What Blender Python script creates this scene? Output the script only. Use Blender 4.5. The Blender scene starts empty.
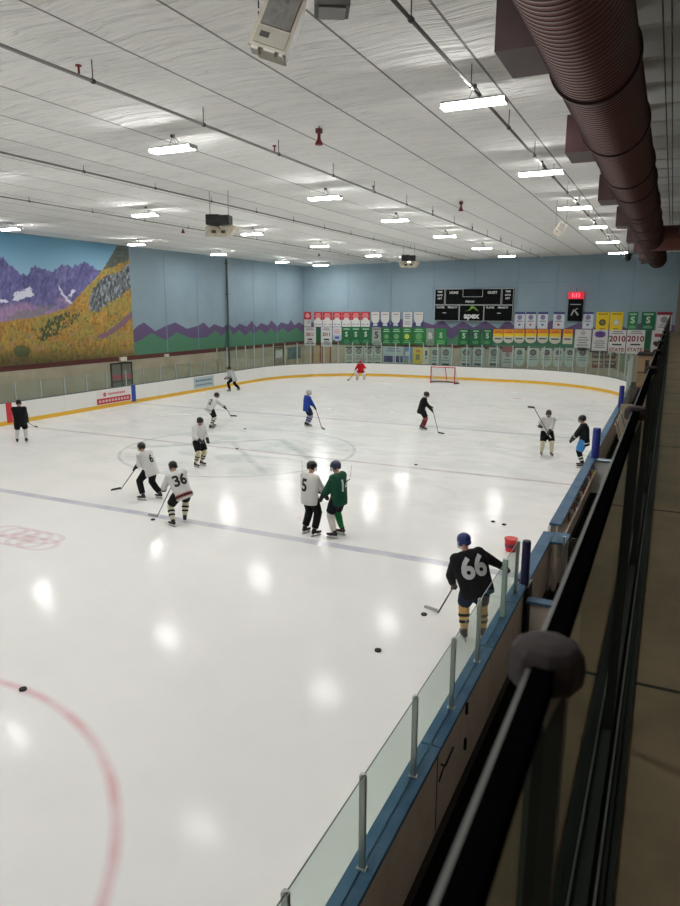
import bpy, bmesh, math, random
import numpy as np
from mathutils import Vector, Matrix
from mathutils.bvhtree import BVHTree
random.seed(7)
PI = math.pi
S = bpy.context.scene
COL = S.collection

# ------------------------------------------------------------------ camera
F_PX, YAW, PIT, ROLL = 684.93, .4432, .2087, .0038
CP = np.array([2.055, -22.386, 5.511])
_cy, _sy, _cp, _sp = math.cos(YAW), math.sin(YAW), math.cos(PIT), math.sin(PIT)
FW = np.array([-_sy*_cp, _cy*_cp, -_sp]); _r = np.array([_cy, _sy, 0.]); _u = np.cross(_r, FW)
RV = math.cos(ROLL)*_r + math.sin(ROLL)*_u
UV = -math.sin(ROLL)*_r + math.cos(ROLL)*_u
cd = bpy.data.cameras.new('camera'); cam = bpy.data.objects.new('camera', cd); COL.objects.link(cam)
cam.matrix_world = Matrix(((RV[0], UV[0], -FW[0], CP[0]), (RV[1], UV[1], -FW[1], CP[1]), (RV[2], UV[2], -FW[2], CP[2]), (0, 0, 0, 1)))
cd.sensor_fit = 'VERTICAL'; cd.sensor_height = 36.0; cd.lens = F_PX/906*36
cd.clip_start = .05; cd.clip_end = 300
cd.dof.use_dof = True; cd.dof.focus_distance = 22; cd.dof.aperture_fstop = 7.0
S.camera = cam
# ------------------------------------------------------------------ light / exposure
w = bpy.data.worlds.new('world'); S.world = w; w.use_nodes = True
w.node_tree.nodes['Background'].inputs[0].default_value = (.5, .55, .6, 1)
w.node_tree.nodes['Background'].inputs[1].default_value = .02
LAMP_STRENGTH = 166.0
S.view_settings.view_transform = 'Standard'; S.view_settings.look = 'None'
S.view_settings.gamma = 1; S.view_settings.exposure = 0; S.view_settings.use_curve_mapping = False


def ray(px, py):
    return FW + RV*(px-340)/F_PX - UV*(py-453)/F_PX
def at(px, py, **k):
    (a, v), = k.items(); i = 'XYZ'.index(a); d = ray(px, py); t = (v-CP[i])/d[i]
    return Vector(CP + t*d)

# ------------------------------------------------------------------ materials
def lin(c):
    return tuple(((x/255)/12.92 if x/255 <= .04045 else ((x/255+.055)/1.055)**2.4) for x in c) + (1,)
_M = {}
def mat(name, c, rough=.6, metal=0., spec=.5, emit=None, es=0):
    if name in _M: return _M[name]
    m = bpy.data.materials.new(name); m.use_nodes = True
    b = m.node_tree.nodes['Principled BSDF']
    b.inputs['Base Color'].default_value = lin(c); b.inputs['Roughness'].default_value = rough
    b.inputs['Metallic'].default_value = metal; b.inputs['Specular IOR Level'].default_value = spec
    if emit: b.inputs['Emission Color'].default_value = lin(emit); b.inputs['Emission Strength'].default_value = es
    _M[name] = m; return m
class NT:
    def __init__(s, m): s.t = m.node_tree; s.n = s.t.nodes; s.l = s.t.links
    def node(s, ty, **k):
        n = s.n.new(ty)
        for a, v in k.items(): setattr(n, a, v)
        return n
    def put(s, sock, v):
        if v is None: return
        if hasattr(v, 'links') or isinstance(v, bpy.types.NodeSocket): s.l.new(v, sock)
        else: sock.default_value = v
    def math(s, op, a, b=None, c=None, clamp=False):
        n = s.node('ShaderNodeMath', operation=op, use_clamp=clamp)
        for i, v in enumerate((a, b, c)): s.put(n.inputs[i], v)
        return n.outputs[0]
    def mix(s, f, a, b):
        n = s.node('ShaderNodeMix', data_type='RGBA'); s.put(n.inputs[0], f); s.put(n.inputs[6], a); s.put(n.inputs[7], b)
        return n.outputs[2]
    def noise(s, vec, scale, detail=3, rough=.5, dist=0):
        n = s.node('ShaderNodeTexNoise'); s.put(n.inputs['Vector'], vec); n.inputs['Scale'].default_value = scale
        n.inputs['Detail'].default_value = detail; n.inputs['Roughness'].default_value = rough; n.inputs['Distortion'].default_value = dist
        return n.outputs['Fac']
    def ramp(s, v, lo, hi):
        n = s.node('ShaderNodeMapRange'); s.put(n.inputs[0], v); n.inputs[1].default_value = lo; n.inputs[2].default_value = hi
        return n.outputs[0]
    def obj(s):
        return s.node('ShaderNodeTexCoord').outputs['Object']
    def sep(s, v):
        n = s.node('ShaderNodeSeparateXYZ'); s.put(n.inputs[0], v); return n.outputs
    def comb(s, x, y, z):
        n = s.node('ShaderNodeCombineXYZ')
        for i, v in enumerate((x, y, z)): s.put(n.inputs[i], v)
        return n.outputs[0]
    def bump(s, h, strength, dist=.02):
        n = s.node('ShaderNodeBump'); s.put(n.inputs['Height'], h); n.inputs['Strength'].default_value = strength; n.inputs['Distance'].default_value = dist
        return n.outputs[0]

def speckled(name, c1, c2, scale=3, rough=.7, metal=0, bump=0, spec=.5, stretch=(1, 1, 1)):
    m = mat(name, c1, rough, metal, spec); t = NT(m); b = t.n['Principled BSDF']
    mp = t.node('ShaderNodeMapping'); mp.inputs['Scale'].default_value = stretch; t.l.new(t.obj(), mp.inputs[0])
    nz = t.noise(mp.outputs[0], scale, 5, .6)
    f = t.ramp(nz, .35, .65)
    t.l.new(t.mix(f, lin(c1), lin(c2)), b.inputs['Base Color'])
    if bump: t.l.new(t.bump(nz, bump), b.inputs['Normal'])
    return m

def ice_mat():
    m = mat('ice', (225, 226, 222), .16, 0, .1); t = NT(m); b = t.n['Principled BSDF']
    o = t.obj(); x, y, z = t.sep(o)
    base = lin((238, 237, 234))
    n1 = t.noise(o, .35, 5, .6); n2 = t.noise(t.comb(t.math('MULTIPLY', x, .6), t.math('MULTIPLY', y, 1.0), 0.), .7, 6, .62, 1.2)
    # skated, scraped ice beyond the near blue line
    far = t.ramp(y, -9, 5)
    scr = t.math('MULTIPLY', t.ramp(n2, .44, .62), far)
    col = t.mix(t.math('MULTIPLY', scr, .5), base, lin((186, 196, 190)))
    col = t.mix(t.math('MULTIPLY', t.ramp(n1, .4, .75), .25), col, lin((205, 209, 204)))
    nb = t.math('MULTIPLY', t.ramp(t.noise(o, 1.6, 4), .3, .6), .25)
    def band(v, c, hw, soft=.03):
        d = t.math('ABSOLUTE', t.math('SUBTRACT', v, c))
        n = t.node('ShaderNodeMapRange'); t.put(n.inputs[0], d); n.inputs[1].default_value = hw-soft; n.inputs[2].default_value = hw+soft
        n.inputs[3].default_value = 1; n.inputs[4].default_value = 0
        return n.outputs[0]
    def paint(col, mask, c, k):
        kk = t.math('MULTIPLY', mask, t.math('SUBTRACT', k, nb) if k > .3 else k)
        return t.mix(kk, col, lin(c))
    def dist(cx, cy):
        dx = t.math('SUBTRACT', x, cx); dy = t.math('SUBTRACT', y, cy)
        return t.math('SQRT', t.math('ADD', t.math('MULTIPLY', dx, dx), t.math('MULTIPLY', dy, dy)))
    for yy in (-8.485, 8.485):
        col = paint(col, band(y, yy, .15), (150, 152, 178), .62 if yy < 0 else .55)
    col = paint(col, band(y, 0, .09, .05), (160, 124, 134), .62)
    for yy in (-27.1, 27.1):
        col = paint(col, band(y, yy, .04), (190, 90, 95), .35)
    col = paint(col, band(dist(-12.995, 0), 4.57, .06, .05), (120, 132, 140), .5)
    for cx in (-6.26, -19.7):
        for cy in (-20.69, 21.03):
            d = dist(cx, cy)
            col = paint(col, band(d, 4.57, .06, .05), (206, 104, 126), .5 if cy < 0 else .12)
            col = paint(col, band(d, 0, .3), (205, 90, 112), .5)
        for cy in (-6.9, 6.9): col = paint(col, band(dist(cx, cy), 0, .3), (205, 100, 120), .1)
    # faded emblem in the centre circle: two peaks over lettering-like strokes
    cx = t.math('ADD', x, 12.995)
    inside = band(dist(-12.995, 0), 0, 4.4, .1)
    wv = t.math('ABSOLUTE', t.math('SUBTRACT', t.math('ABSOLUTE', t.math('SUBTRACT', cx, .4)), t.math('SUBTRACT', 2.6, y)))
    pk = band(wv, 0, .22, .08)
    wv2 = t.math('ABSOLUTE', t.math('SUBTRACT', t.math('ABSOLUTE', t.math('ADD', cx, 1.2)), t.math('SUBTRACT', 1.2, y)))
    pk2 = band(wv2, 0, .18, .08)
    blot = t.ramp(t.noise(t.comb(t.math('MULTIPLY', x, .5), y, 0.), .8, 2, .4, .6), .52, .58)
    col = paint(col, t.math('MULTIPLY', inside, t.math('MAXIMUM', pk, pk2)), (128, 144, 144), .42)
    col = paint(col, t.math('MULTIPLY', inside, blot), (150, 174, 168), .36)
    # second faint emblem left of the near zone (pinkish strokes)
    def ell(ex, ey, a, bb, th):
        dx = t.math('DIVIDE', t.math('SUBTRACT', x, ex), a); dy = t.math('DIVIDE', t.math('SUBTRACT', y, ey), bb)
        d = t.math('SQRT', t.math('ADD', t.math('MULTIPLY', dx, dx), t.math('MULTIPLY', dy, dy)))
        return band(d, 1, th, .06)
    for i in range(7):
        e = at(8+i*6, 531+i*1.2+(i % 2)*7, Z=0)
        col = paint(col, ell(e.x, e.y, .5, .35, .16), (200, 140, 148), .22)
    t.l.new(col, b.inputs['Base Color'])
    # fine scratches and gloss
    sc = t.noise(t.comb(t.math('MULTIPLY', x, 9.), t.math('MULTIPLY', y, .9), 0.), 2.2, 4, .7, 2)
    sc2 = t.noise(t.comb(t.math('MULTIPLY', x, 1.2), t.math('MULTIPLY', y, 8.), 0.), 2.2, 4, .7, 2)
    rg = t.math('ADD', .12, t.math('MULTIPLY', t.math('MULTIPLY', t.ramp(n2, .4, .7), far), .18))
    t.l.new(rg, b.inputs['Roughness'])
    t.l.new(t.bump(t.math('ADD', sc, sc2), .05, .004), b.inputs['Normal'])
    b.inputs['IOR'].default_value = 1.25
    return m

def ceiling_mat():
    m = mat('ceiling_foil', (214, 214, 210), .8, .0, .04); t = NT(m); b = t.n['Principled BSDF']
    x, y, z = t.sep(t.obj())
    u = t.math('DIVIDE', t.math('ADD', x, 6.25), 1.645)
    cell = t.math('FLOOR', u); fr = t.math('SUBTRACT', u, cell)
    off = t.math('MULTIPLY', cell, 7.31)
    yw = t.math('ADD', t.math('ADD', y, off), t.math('MULTIPLY', t.math('SINE', t.math('MULTIPLY', fr, PI)), .10))
    v = t.comb(t.math('MULTIPLY', x, .075), yw, off)
    n1 = t.noise(v, 3.4, 3, .55, .2); n2 = t.noise(v, 9., 2, .5, .1)
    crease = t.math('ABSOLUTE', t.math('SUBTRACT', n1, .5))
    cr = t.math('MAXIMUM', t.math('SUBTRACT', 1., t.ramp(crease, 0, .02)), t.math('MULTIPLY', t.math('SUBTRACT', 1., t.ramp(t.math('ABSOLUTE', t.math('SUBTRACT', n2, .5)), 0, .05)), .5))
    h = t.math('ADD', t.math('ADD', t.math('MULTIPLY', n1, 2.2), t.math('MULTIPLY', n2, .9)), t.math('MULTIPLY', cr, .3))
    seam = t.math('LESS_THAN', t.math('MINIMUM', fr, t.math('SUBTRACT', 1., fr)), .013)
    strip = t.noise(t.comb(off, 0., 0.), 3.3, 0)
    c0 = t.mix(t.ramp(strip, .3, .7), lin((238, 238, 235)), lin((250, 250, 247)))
    c0 = t.mix(t.math('MULTIPLY', cr, .26), c0, lin((160, 162, 162)))  # wrinkle shading painted into the foil colour along the creases
    c0 = t.mix(t.math('MULTIPLY', seam, .75), c0, lin((70, 70, 72)))
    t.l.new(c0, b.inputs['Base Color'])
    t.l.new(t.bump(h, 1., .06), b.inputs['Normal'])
    return m

def glass_mat(name, tint, refl=.9):
    m = bpy.data.materials.new(name); m.use_nodes = True; t = NT(m)
    for n in list(t.n):
        if n.type != 'OUTPUT_MATERIAL': t.n.remove(n)
    out = [n for n in t.n if n.type == 'OUTPUT_MATERIAL'][0]
    tr = t.node('ShaderNodeBsdfTransparent'); tr.inputs[0].default_value = lin(tint)
    gl = t.node('ShaderNodeBsdfGlossy'); gl.inputs['Roughness'].default_value = .02; gl.inputs[0].default_value = (1, 1, 1, 1)
    ge = t.node('ShaderNodeNewGeometry'); dp = t.node('ShaderNodeVectorMath', operation='DOT_PRODUCT'); t.l.new(ge.outputs['Incoming'], dp.inputs[0]); t.l.new(ge.outputs['Normal'], dp.inputs[1])
    f5 = t.math('POWER', t.math('SUBTRACT', 1., t.math('ABSOLUTE', dp.outputs['Value']), clamp=True), 5.)
    fr = t.math('ADD', .04, t.math('MULTIPLY', f5, refl))
    mx = t.node('ShaderNodeMixShader'); t.l.new(fr, mx.inputs[0]); t.l.new(tr.outputs[0], mx.inputs[1]); t.l.new(gl.outputs[0], mx.inputs[2])
    t.l.new(mx.outputs[0], out.inputs[0]); return m

ICE = ice_mat(); CEIL = ceiling_mat()
GLASS = glass_mat('rink_glass', (243, 249, 246), .35); GLASS_RAIL = glass_mat('rail_glass', (222, 232, 226), .95)
GEDGE = mat('glass_edge', (58, 84, 76), .3)
WHITE = mat('board_white', (232, 232, 228), .35); YELLOW = mat('kick_yellow', (226, 178, 52), .45)
CAPBLUE = speckled('cap_blue', (56, 88, 116), (78, 106, 130), 2.2, .6, spec=.15); CAPGREY = mat('cap_grey', (120, 122, 124), .4)
ALU = mat('aluminium', (168, 170, 168), .35, .8); STEEL = mat('steel', (140, 142, 145), .35, .9)
BLACK = mat('black_plastic', (18, 18, 20), .5); RUBBER = mat('black_rubber', (12, 12, 12), .95, 0, .1)
TAN = speckled('tan_wall', (176, 168, 146), (160, 152, 130), .7, .8)
SKYBLUE = speckled('wall_blue', (138, 159, 169), (127, 148, 159), .25, .75)
PURPLE = mat('paint_purple', (92, 74, 112), .7); GREEN = mat('paint_green', (72, 122, 94), .7)
BAND = mat('paint_maroon', (86, 40, 36), .7)
CONC = speckled('walkway_concrete', (138, 112, 88), (110, 90, 70), 1.3, .75, 0, .1)
DUCT = mat('duct_maroon', (106, 64, 58), .36, .3)
DUCTBOX = mat('duct_box', (66, 40, 40), .5, .1)
NAVY = mat('pad_navy', (28, 44, 130), .5)

# ------------------------------------------------------------------ mesh helpers
class MB:
    def __init__(s): s.v = []; s.f = []; s.m = []
    def add(s, vs, fs, mi=0):
        o = len(s.v); s.v += [tuple(v) for v in vs]; s.f += [tuple(i+o for i in f) for f in fs]; s.m += [mi]*len(fs); return s
    def box(s, a, b, mi=0, M=None):
        x0, y0, z0 = (min(a[i], b[i]) for i in range(3)); x1, y1, z1 = (max(a[i], b[i]) for i in range(3))
        vs = [Vector(p) for p in ((x0, y0, z0), (x1, y0, z0), (x1, y1, z0), (x0, y1, z0), (x0, y0, z1), (x1, y0, z1), (x1, y1, z1), (x0, y1, z1))]
        if M: vs = [M @ p for p in vs]
        return s.add(vs, [(3, 2, 1, 0), (4, 5, 6, 7), (0, 1, 5, 4), (1, 2, 6, 5), (2, 3, 7, 6), (3, 0, 4, 7)], mi)
    def tube(s, pts, rad, n=10, mi=0, cap=True, ry=None, up=None):
        pts = [Vector(p) for p in pts]; k = len(pts)
        if not hasattr(rad, '__len__'): rad = [rad]*k
        ry = rad if ry is None else ry
        up = Vector(up) if up is not None else None
        vs = []; pr = None
        for i, p in enumerate(pts):
            d = (pts[min(i+1, k-1)]-pts[max(i-1, 0)]).normalized()
            if up is not None: a = up.cross(d)
            elif pr is not None: a = pr - d*pr.dot(d)
            else: a = (Vector((0, 0, 1)) if abs(d.z) < .9 else Vector((1, 0, 0))).cross(d)
            a.normalize(); pr = a; b = d.cross(a)
            for j in range(n):
                t = 2*PI*j/n; vs.append(p + a*math.cos(t)*rad[i] + b*math.sin(t)*ry[i])
        fs = [(i*n+j, i*n+(j+1) % n, (i+1)*n+(j+1) % n, (i+1)*n+j) for i in range(k-1) for j in range(n)]
        if cap: fs += [tuple(range(n-1, -1, -1)), tuple((k-1)*n+j for j in range(n))]
        return s.add(vs, fs, mi)
    def ball(s, c, r, n=12, mi=0, M=None):
        r = r if hasattr(r, '__len__') else (r, r, r); vs = []; k = n//2+1
        for i in range(k+1):
            ph = PI*i/k
            for j in range(n):
                t = 2*PI*j/n; p = Vector((r[0]*math.sin(ph)*math.cos(t), r[1]*math.sin(ph)*math.sin(t), -r[2]*math.cos(ph)))
                vs.append((M @ p if M else p) + Vector(c))
        fs = [(i*n+j, i*n+(j+1) % n, (i+1)*n+(j+1) % n, (i+1)*n+j) for i in range(k) for j in range(n)]
        return s.add(vs, fs, mi)
    def obj(s, name, mats, parent=None, smooth=False, merge=False, bevel=0):
        me = bpy.data.meshes.new(name); me.from_pydata(s.v, [], s.f)
        mats = mats if isinstance(mats, (list, tuple)) else [mats]
        for m in mats: me.materials.append(m)
        me.polygons.foreach_set('material_index', s.m)
        if merge or bevel:
            bm = bmesh.new(); bm.from_mesh(me); bmesh.ops.remove_doubles(bm, verts=bm.verts, dist=1e-5)
            if bevel: bmesh.ops.bevel(bm, geom=list(bm.edges), offset=bevel, segments=2, affect='EDGES', profile=.7)
            bm.to_mesh(me); bm.free()
        if smooth: me.polygons.foreach_set('use_smooth', [True]*len(me.polygons))
        me.update()
        o = bpy.data.objects.new(name, me); COL.objects.link(o)
        if parent: o.parent = parent
        return o
def tag(o, label=None, cat=None, group=None, kind=None):
    if label: o['label'] = label
    if cat: o['category'] = cat
    if group: o['group'] = group
    if kind: o['kind'] = kind
    return o
def empty(name, loc=(0, 0, 0), rz=0, **k):
    o = bpy.data.objects.new(name, None); COL.objects.link(o); o.location = loc; o.rotation_euler = (0, 0, rz); o.empty_display_size = .2
    return tag(o, **k)
def struct(o, label=None): return tag(o, label, None, None, 'structure')
def dup(root, loc, rz=None, label=None):
    r = root.copy(); COL.objects.link(r); r.location = loc
    if rz is not None: r.rotation_euler = (0, 0, rz)
    if label: r['label'] = label
    for ch in list(root.children):
        c = ch.copy(); COL.objects.link(c); c.parent = r
        for g in list(ch.children):
            d = g.copy(); COL.objects.link(d); d.parent = c
    return r
def textmesh(s, size, extrude=.004, bold=0.0):
    cu = bpy.data.curves.new('t', 'FONT'); cu.body = s; cu.size = size; cu.align_x = 'CENTER'; cu.align_y = 'CENTER'; cu.extrude = extrude; cu.offset = bold
    cu.resolution_u = 3
    o = bpy.data.objects.new('t', cu); COL.objects.link(o)
    dg = bpy.context.evaluated_depsgraph_get(); me = bpy.data.meshes.new_from_object(o.evaluated_get(dg))
    bpy.data.objects.remove(o); bpy.data.curves.remove(cu)
    return me
def text(name, s, size, m, parent, M, extrude=.004, bold=0.0):
    me = textmesh(s, size, extrude, bold); me.materials.clear(); me.materials.append(m); me.transform(M)
    o = bpy.data.objects.new(name, me); COL.objects.link(o); o.parent = parent
    return o

# ================================================================== STRUCTURE
XL, XR, YF, YB = -29.0, 9.0, 35.0, -31.0
RX0, RX1, RY, RR = -25.99, 0.1, 30.5, 8.5      # rink outline
def zc(x): return 9.25 + (x-XL)*.0128           # ceiling height
def rink_path(off=0., n=14):
    x0, x1, y0, y1, r = RX0-off, RX1+off, -RY-off, RY+off, RR+off
    P = []
    for cx, cy, a0 in ((x1-r, y0+r, -90), (x1-r, y1-r, 0), (x0+r, y1-r, 90), (x0+r, y0+r, 180)):
        for i in range(n+1):
            a = math.radians(a0+90*i/n); P.append(Vector((cx+r*math.cos(a), cy+r*math.sin(a), 0)))
    return P
ip = rink_path(.02)
b = MB(); b.add([(p.x, p.y, 0) for p in ip], [tuple(range(len(ip)))])
struct(b.obj('floor', ICE), 'white ice surface of the hockey rink')
b = MB(); b.box((XL-.1, YB-.1, -.2), (XR, YF+.1, -.03))
op = rink_path(.02)
struct(b.obj('floor_concrete_surround', mat('surround', (70, 68, 62), .8)), 'dark floor around the rink')
b = MB(); b.box((.36, -25, -.03), (1.88, 30, .05))
struct(b.obj('floor_bench_area', RUBBER), 'black rubber floor behind the near boards')

# ceiling
b = MB()
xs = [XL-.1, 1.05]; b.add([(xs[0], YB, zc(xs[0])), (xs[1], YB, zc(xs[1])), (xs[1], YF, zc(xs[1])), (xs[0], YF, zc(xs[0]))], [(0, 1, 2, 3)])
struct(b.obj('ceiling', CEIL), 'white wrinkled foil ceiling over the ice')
DECK = speckled('roof_deck', (220, 222, 218), (204, 206, 202), 1, .7)
b = MB(); b.box((1.05, YB, 9.95), (XR+.1, YF, 10.05))
struct(b.obj('ceiling_side_deck', DECK), 'grey roof deck over the walkway')
b = MB(); b.box((1.0, YB, 9.62), (1.05, YF, 9.98)); struct(b.obj('ceiling_edge_fascia', DECK))
t_ = empty('roof_purlins', label='grey cross purlins under the roof deck above the walkway', cat='roof beams')
PUR = mat('purlin', (236, 238, 234), .6)
for k in range(40):
    y = -21.97+k*1.4
    p = MB(); p.box((1.05, y-.02, 9.46), (XR, y+.02, 9.95)); p.box((1.05, y-.09, 9.44), (XR, y+.09, 9.46))
    p.obj('purlin', PUR, t_)

# ---- left wall: painted layers
def wallpt(px, py, plane): 
    return at(px, py, X=XL) if plane == 'L' else at(px, py, Y=YF)
ridgeL = [(x/2.8333, 220+y/2.8333) for x, y in ((378, 312), (390, 300), (408, 290), (440, 315), (470, 300), (497, 290), (530, 308), (560, 300), (577, 290), (594, 307))] + \
         [(200+x/5.667, 290+y/5.667) for x, y in ((55, 212), (80, 193), (130, 212), (160, 192), (195, 215), (225, 190), (265, 208), (293, 174), (322, 212), (345, 187), (385, 200), (405, 171), (438, 207), (460, 183), (500, 195), (515, 168), (535, 200), (560, 182), (583, 196))]
footL = [(x/2.8333, 220+y/2.8333) for x, y in ((378, 348), (395, 342), (430, 320), (470, 341), (500, 318), (545, 336))] + \
        [(200+x/5.667, 290+y/5.667) for x, y in ((40, 268), (88, 228), (122, 262), (165, 212), (190, 256), (222, 225), (257, 260), (285, 230), (302, 250), (342, 222), (372, 250), (402, 215), (432, 245), (470, 215), (500, 240), (545, 212), (583, 240))]
def conv(l): return sorted([(at(x, y, X=XL).y, at(x, y, X=XL).z) for x, y in l])
def interp(l, y): return float(np.interp(y, [p[0] for p in l], [p[1] for p in l]))
RL, FL = conv(ridgeL), conv(footL)
RL.append((35.1, RL[-1][1])); FL.append((35.1, FL[-1][1]))
Y0m = 12.08
ys = sorted(set([Y0m, 35.0]+[p[0] for p in RL+FL if Y0m < p[0] < 35]))
ZB0, ZB1, ZT = 2.2, 2.48, 9.28
b = MB()
for a, c in zip(ys[:-1], ys[1:]):
    za = [0, ZB0, ZB1, interp(FL, a), interp(RL, a), ZT]; zb = [0, ZB0, ZB1, interp(FL, c), interp(RL, c), ZT]
    for i, mi in enumerate((4, 3, 2, 1, 0)):
        b.add([(XL, a, za[i]), (XL, c, zb[i]), (XL, c, zb[i+1]), (XL, a, za[i+1])], [(0, 1, 2, 3)], mi)
b.add([(XL, YB, 0), (XL, Y0m, 0), (XL, Y0m, ZB0), (XL, YB, ZB0)], [(0, 1, 2, 3)], 4)
b.add([(XL, YB, ZB0), (XL, Y0m, ZB0), (XL, Y0m, ZB1), (XL, YB, ZB1)], [(0, 1, 2, 3)], 3)
b.add([(XL, YB, ZB1), (XL, Y0m, ZB1), (XL, Y0m, ZT), (XL, YB, ZT)], [(0, 1, 2, 3)], 0)
struct(b.obj('wall_left', [SKYBLUE, PURPLE, GREEN, BAND, TAN], merge=True), 'blue long wall with painted purple and green peaks')
# thin panel seams of the wall
SEAM = mat('wall_seam', (118, 144, 162), .8)
b = MB()
for y in (15.4, 18.9, 26.4, 30.1): b.box((XL, y-.03, 2.5), (XL+.012, y+.03, 9.2))
struct(b.obj('trim_1', SEAM))

# mural (painted panel, vertex painted albedo)
rs = np.random.RandomState(3)
def vnoise(x, y, seed=0):
    xi = np.floor(x).astype(int); yi = np.floor(y).astype(int); fx = x-xi; fy = y-yi
    fx = fx*fx*(3-2*fx); fy = fy*fy*(3-2*fy)
    def h(i, j):
        n = (i*374761393 + j*668265263 + seed*982451653) & 0x7fffffff
        n = ((n ^ (n >> 13))*1274126177) & 0x7fffffff
        return ((n ^ (n >> 16)) & 0xffff)/65535.
    return (h(xi, yi)*(1-fx)+h(xi+1, yi)*fx)*(1-fy)+(h(xi, yi+1)*(1-fx)+h(xi+1, yi+1)*fx)*fy
def fbm(x, y, s=0, o=4):
    a = 0; k = .5; r = 0
    for i in range(o): a = a+k*vnoise(x*2**i, y*2**i, s+i); r += k; k *= .55
    return a/r
def inpoly(x, y, P):
    ins = np.zeros(x.shape, bool); n = len(P)
    for i in range(n):
        x0, y0 = P[i]; x1, y1 = P[(i+1) % n]
        c = ((y0 > y) != (y1 > y)) & (x < (x1-x0)*(y-y0)/((y1-y0) if y1 != y0 else 1e-9)+x0); ins ^= c
    return ins
def paint_mural(cx, cy):
    C = np.zeros(cx.shape+(3,))
    t = np.clip(cy/230, 0, 1)[..., None]
    C[:] = np.array((88, 146, 178))*(1-t)+np.array((134, 174, 196))*t
    rx = [-900, -600, -300, -120, 0, 30, 70, 130, 150, 185, 235, 250, 300, 325, 345, 380, 410, 440, 490, 560]
    ry = [260, 150, 200, 115, 150, 185, 215, 245, 208, 203, 215, 225, 192, 192, 205, 188, 180, 198, 218, 230]
    rid = np.interp(cx, rx, ry)+(fbm(cx/14, cx*0+3, 5)-.5)*34
    m = cy > rid
    st = fbm(cx/16+cy/40, cy/60-cx/70, 11, 5); st2 = fbm(cx/7, cy/16, 17, 3)
    rock = np.array((58, 62, 112))*(1-st[..., None])+np.array((128, 120, 168))*st[..., None]
    rock = rock*(.72+.55*st2[..., None])
    C[m] = rock[m]
    sc = np.clip((cy-(370+(fbm(cx/60, cy/60, 21)-.5)*120))/40, 0, 1)[..., None]
    scree = (np.array((124, 98, 142))*(1-st2[..., None])+np.array((168, 140, 166))*st2[..., None])
    C = np.where(m[..., None], C*(1-sc)+scree*sc, C)
    gr = (fbm(cx/50, cy/25, 31) > .58) & (cy > 385) & m; C[gr] = C[gr]*.5+np.array((104, 112, 104))*.5
    j = (fbm(cx/14, cy/14, 41)-.5)*30
    for P in ([(55, 365), (75, 330), (110, 320), (140, 295), (150, 330), (175, 335), (130, 350), (90, 368)], [(328, 345), (345, 315), (362, 310), (358, 335), (340, 348)],
              [(-10, 365), (20, 360), (40, 372), (0, 380)], [(270, 285), (285, 300), (320, 350), (345, 378), (335, 382), (300, 340)], [(-260, 330), (-200, 300), (-150, 340), (-220, 370)]):
        s = inpoly(cx+j, cy+j*.6, P); C[s] = (206, 208, 222)
    hx = [-900, -300, 0, 120, 230, 330, 380, 430, 480, 520, 560, 578, 700]; hy = [440, 485, 470, 455, 432, 400, 345, 290, 240, 178, 112, 70, 60]
    hill = np.interp(cx, hx, hy)+(fbm(cx/6, cx*0, 51)-.5)*16
    hm = cy > hill
    a = fbm(cx/9, cy/20, 61, 4); bb = fbm(cx/60+9, cy/45, 71, 3); sp = fbm(cx/6+50, cy/13, 81, 3)
    gold = np.array((140, 100, 42))*(1-a[..., None])+np.array((206, 162, 74))*a[..., None]
    gold = gold*(.75+.45*bb[..., None])
    H = gold
    ol = (bb > .58)[..., None]; H = np.where(ol, H*.55+np.array((110, 120, 60))*.45, H)
    low = np.clip((cy-560)/90, 0, 1)[..., None]; H = H*(1-low*.6)+np.array((112, 108, 48))*low*.6*(.7+.6*a[..., None])
    dark = (sp > .66) & (cy > hill+12); H[dark] = H[dark]*.45+np.array((66, 76, 46))*.55
    band = inpoly(cx+j, cy+j, [(170, 560), (220, 470), (330, 420), (390, 440), (330, 500), (230, 560)]) & (sp > .46); H[band] = (58, 72, 44)
    pk = (fbm(cx/30+4, cy/18, 91) > .62) & (cy > 520); H[pk] = H[pk]*.5+np.array((150, 116, 100))*.5
    for P in ([(500, 215), (560, 95), (640, 80), (648, 150), (600, 180), (540, 205)],):
        s = inpoly(cx+j*.6, cy+j*.4, P); v = fbm(cx/10, cy/10, 95)[..., None]; H = np.where(s[..., None], np.array((58, 66, 62))*(1-v)+np.array((110, 116, 108))*v, H)
    s = inpoly(cx+j, cy+j*.5, [(435, 335), (500, 250), (560, 235), (650, 175), (662, 285), (600, 330), (540, 372), (470, 425), (430, 415)])
    v = fbm(cx/5, cy/14, 97, 3)[..., None]; H = np.where(s[..., None], (np.array((52, 60, 58))*(1-np.clip(v*2-.55, 0, 1))+np.array((150, 156, 168))*np.clip(v*2-.55, 0, 1))*(.8+.3*v), H)
    s = inpoly(cx+j*.5, cy+j*.5, [(465, 548), (560, 490), (660, 395), (662, 435), (580, 505), (500, 555)]); H[s] = (122, 92, 108)
    s = ((cx-105)/38)**2+((cy-612)/30)**2+j*.02 < 1; H[s] = H[s]*.3+np.array((56, 78, 48))*.7
    H = H*(1-.3*np.clip((cy-600)/60, 0, 1)[..., None])
    C = np.where(hm[..., None], H, C)
    return np.clip(C, 0, 255)
ny, nz = 420, 200
Ya, Yb_, Za, Zb = -6., Y0m, ZB1, 9.2
gy = np.linspace(Ya, Yb_, ny+1); gz = np.linspace(Za, Zb, nz+1)
GY, GZ = np.meshgrid(gy, gz, indexing='ij')
D = np.stack([np.full_like(GY, XL), GY, GZ], -1)-CP; W_ = D@FW
PX = 340+F_PX*(D@RV)/W_; PY = 453-F_PX*(D@UV)/W_
Cc = paint_mural(PX*4.857, (PY-225)*4.857)/255.
Cl = np.where(Cc <= .04045, Cc/12.92, ((Cc+.055)/1.055)**2.4)
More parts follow.
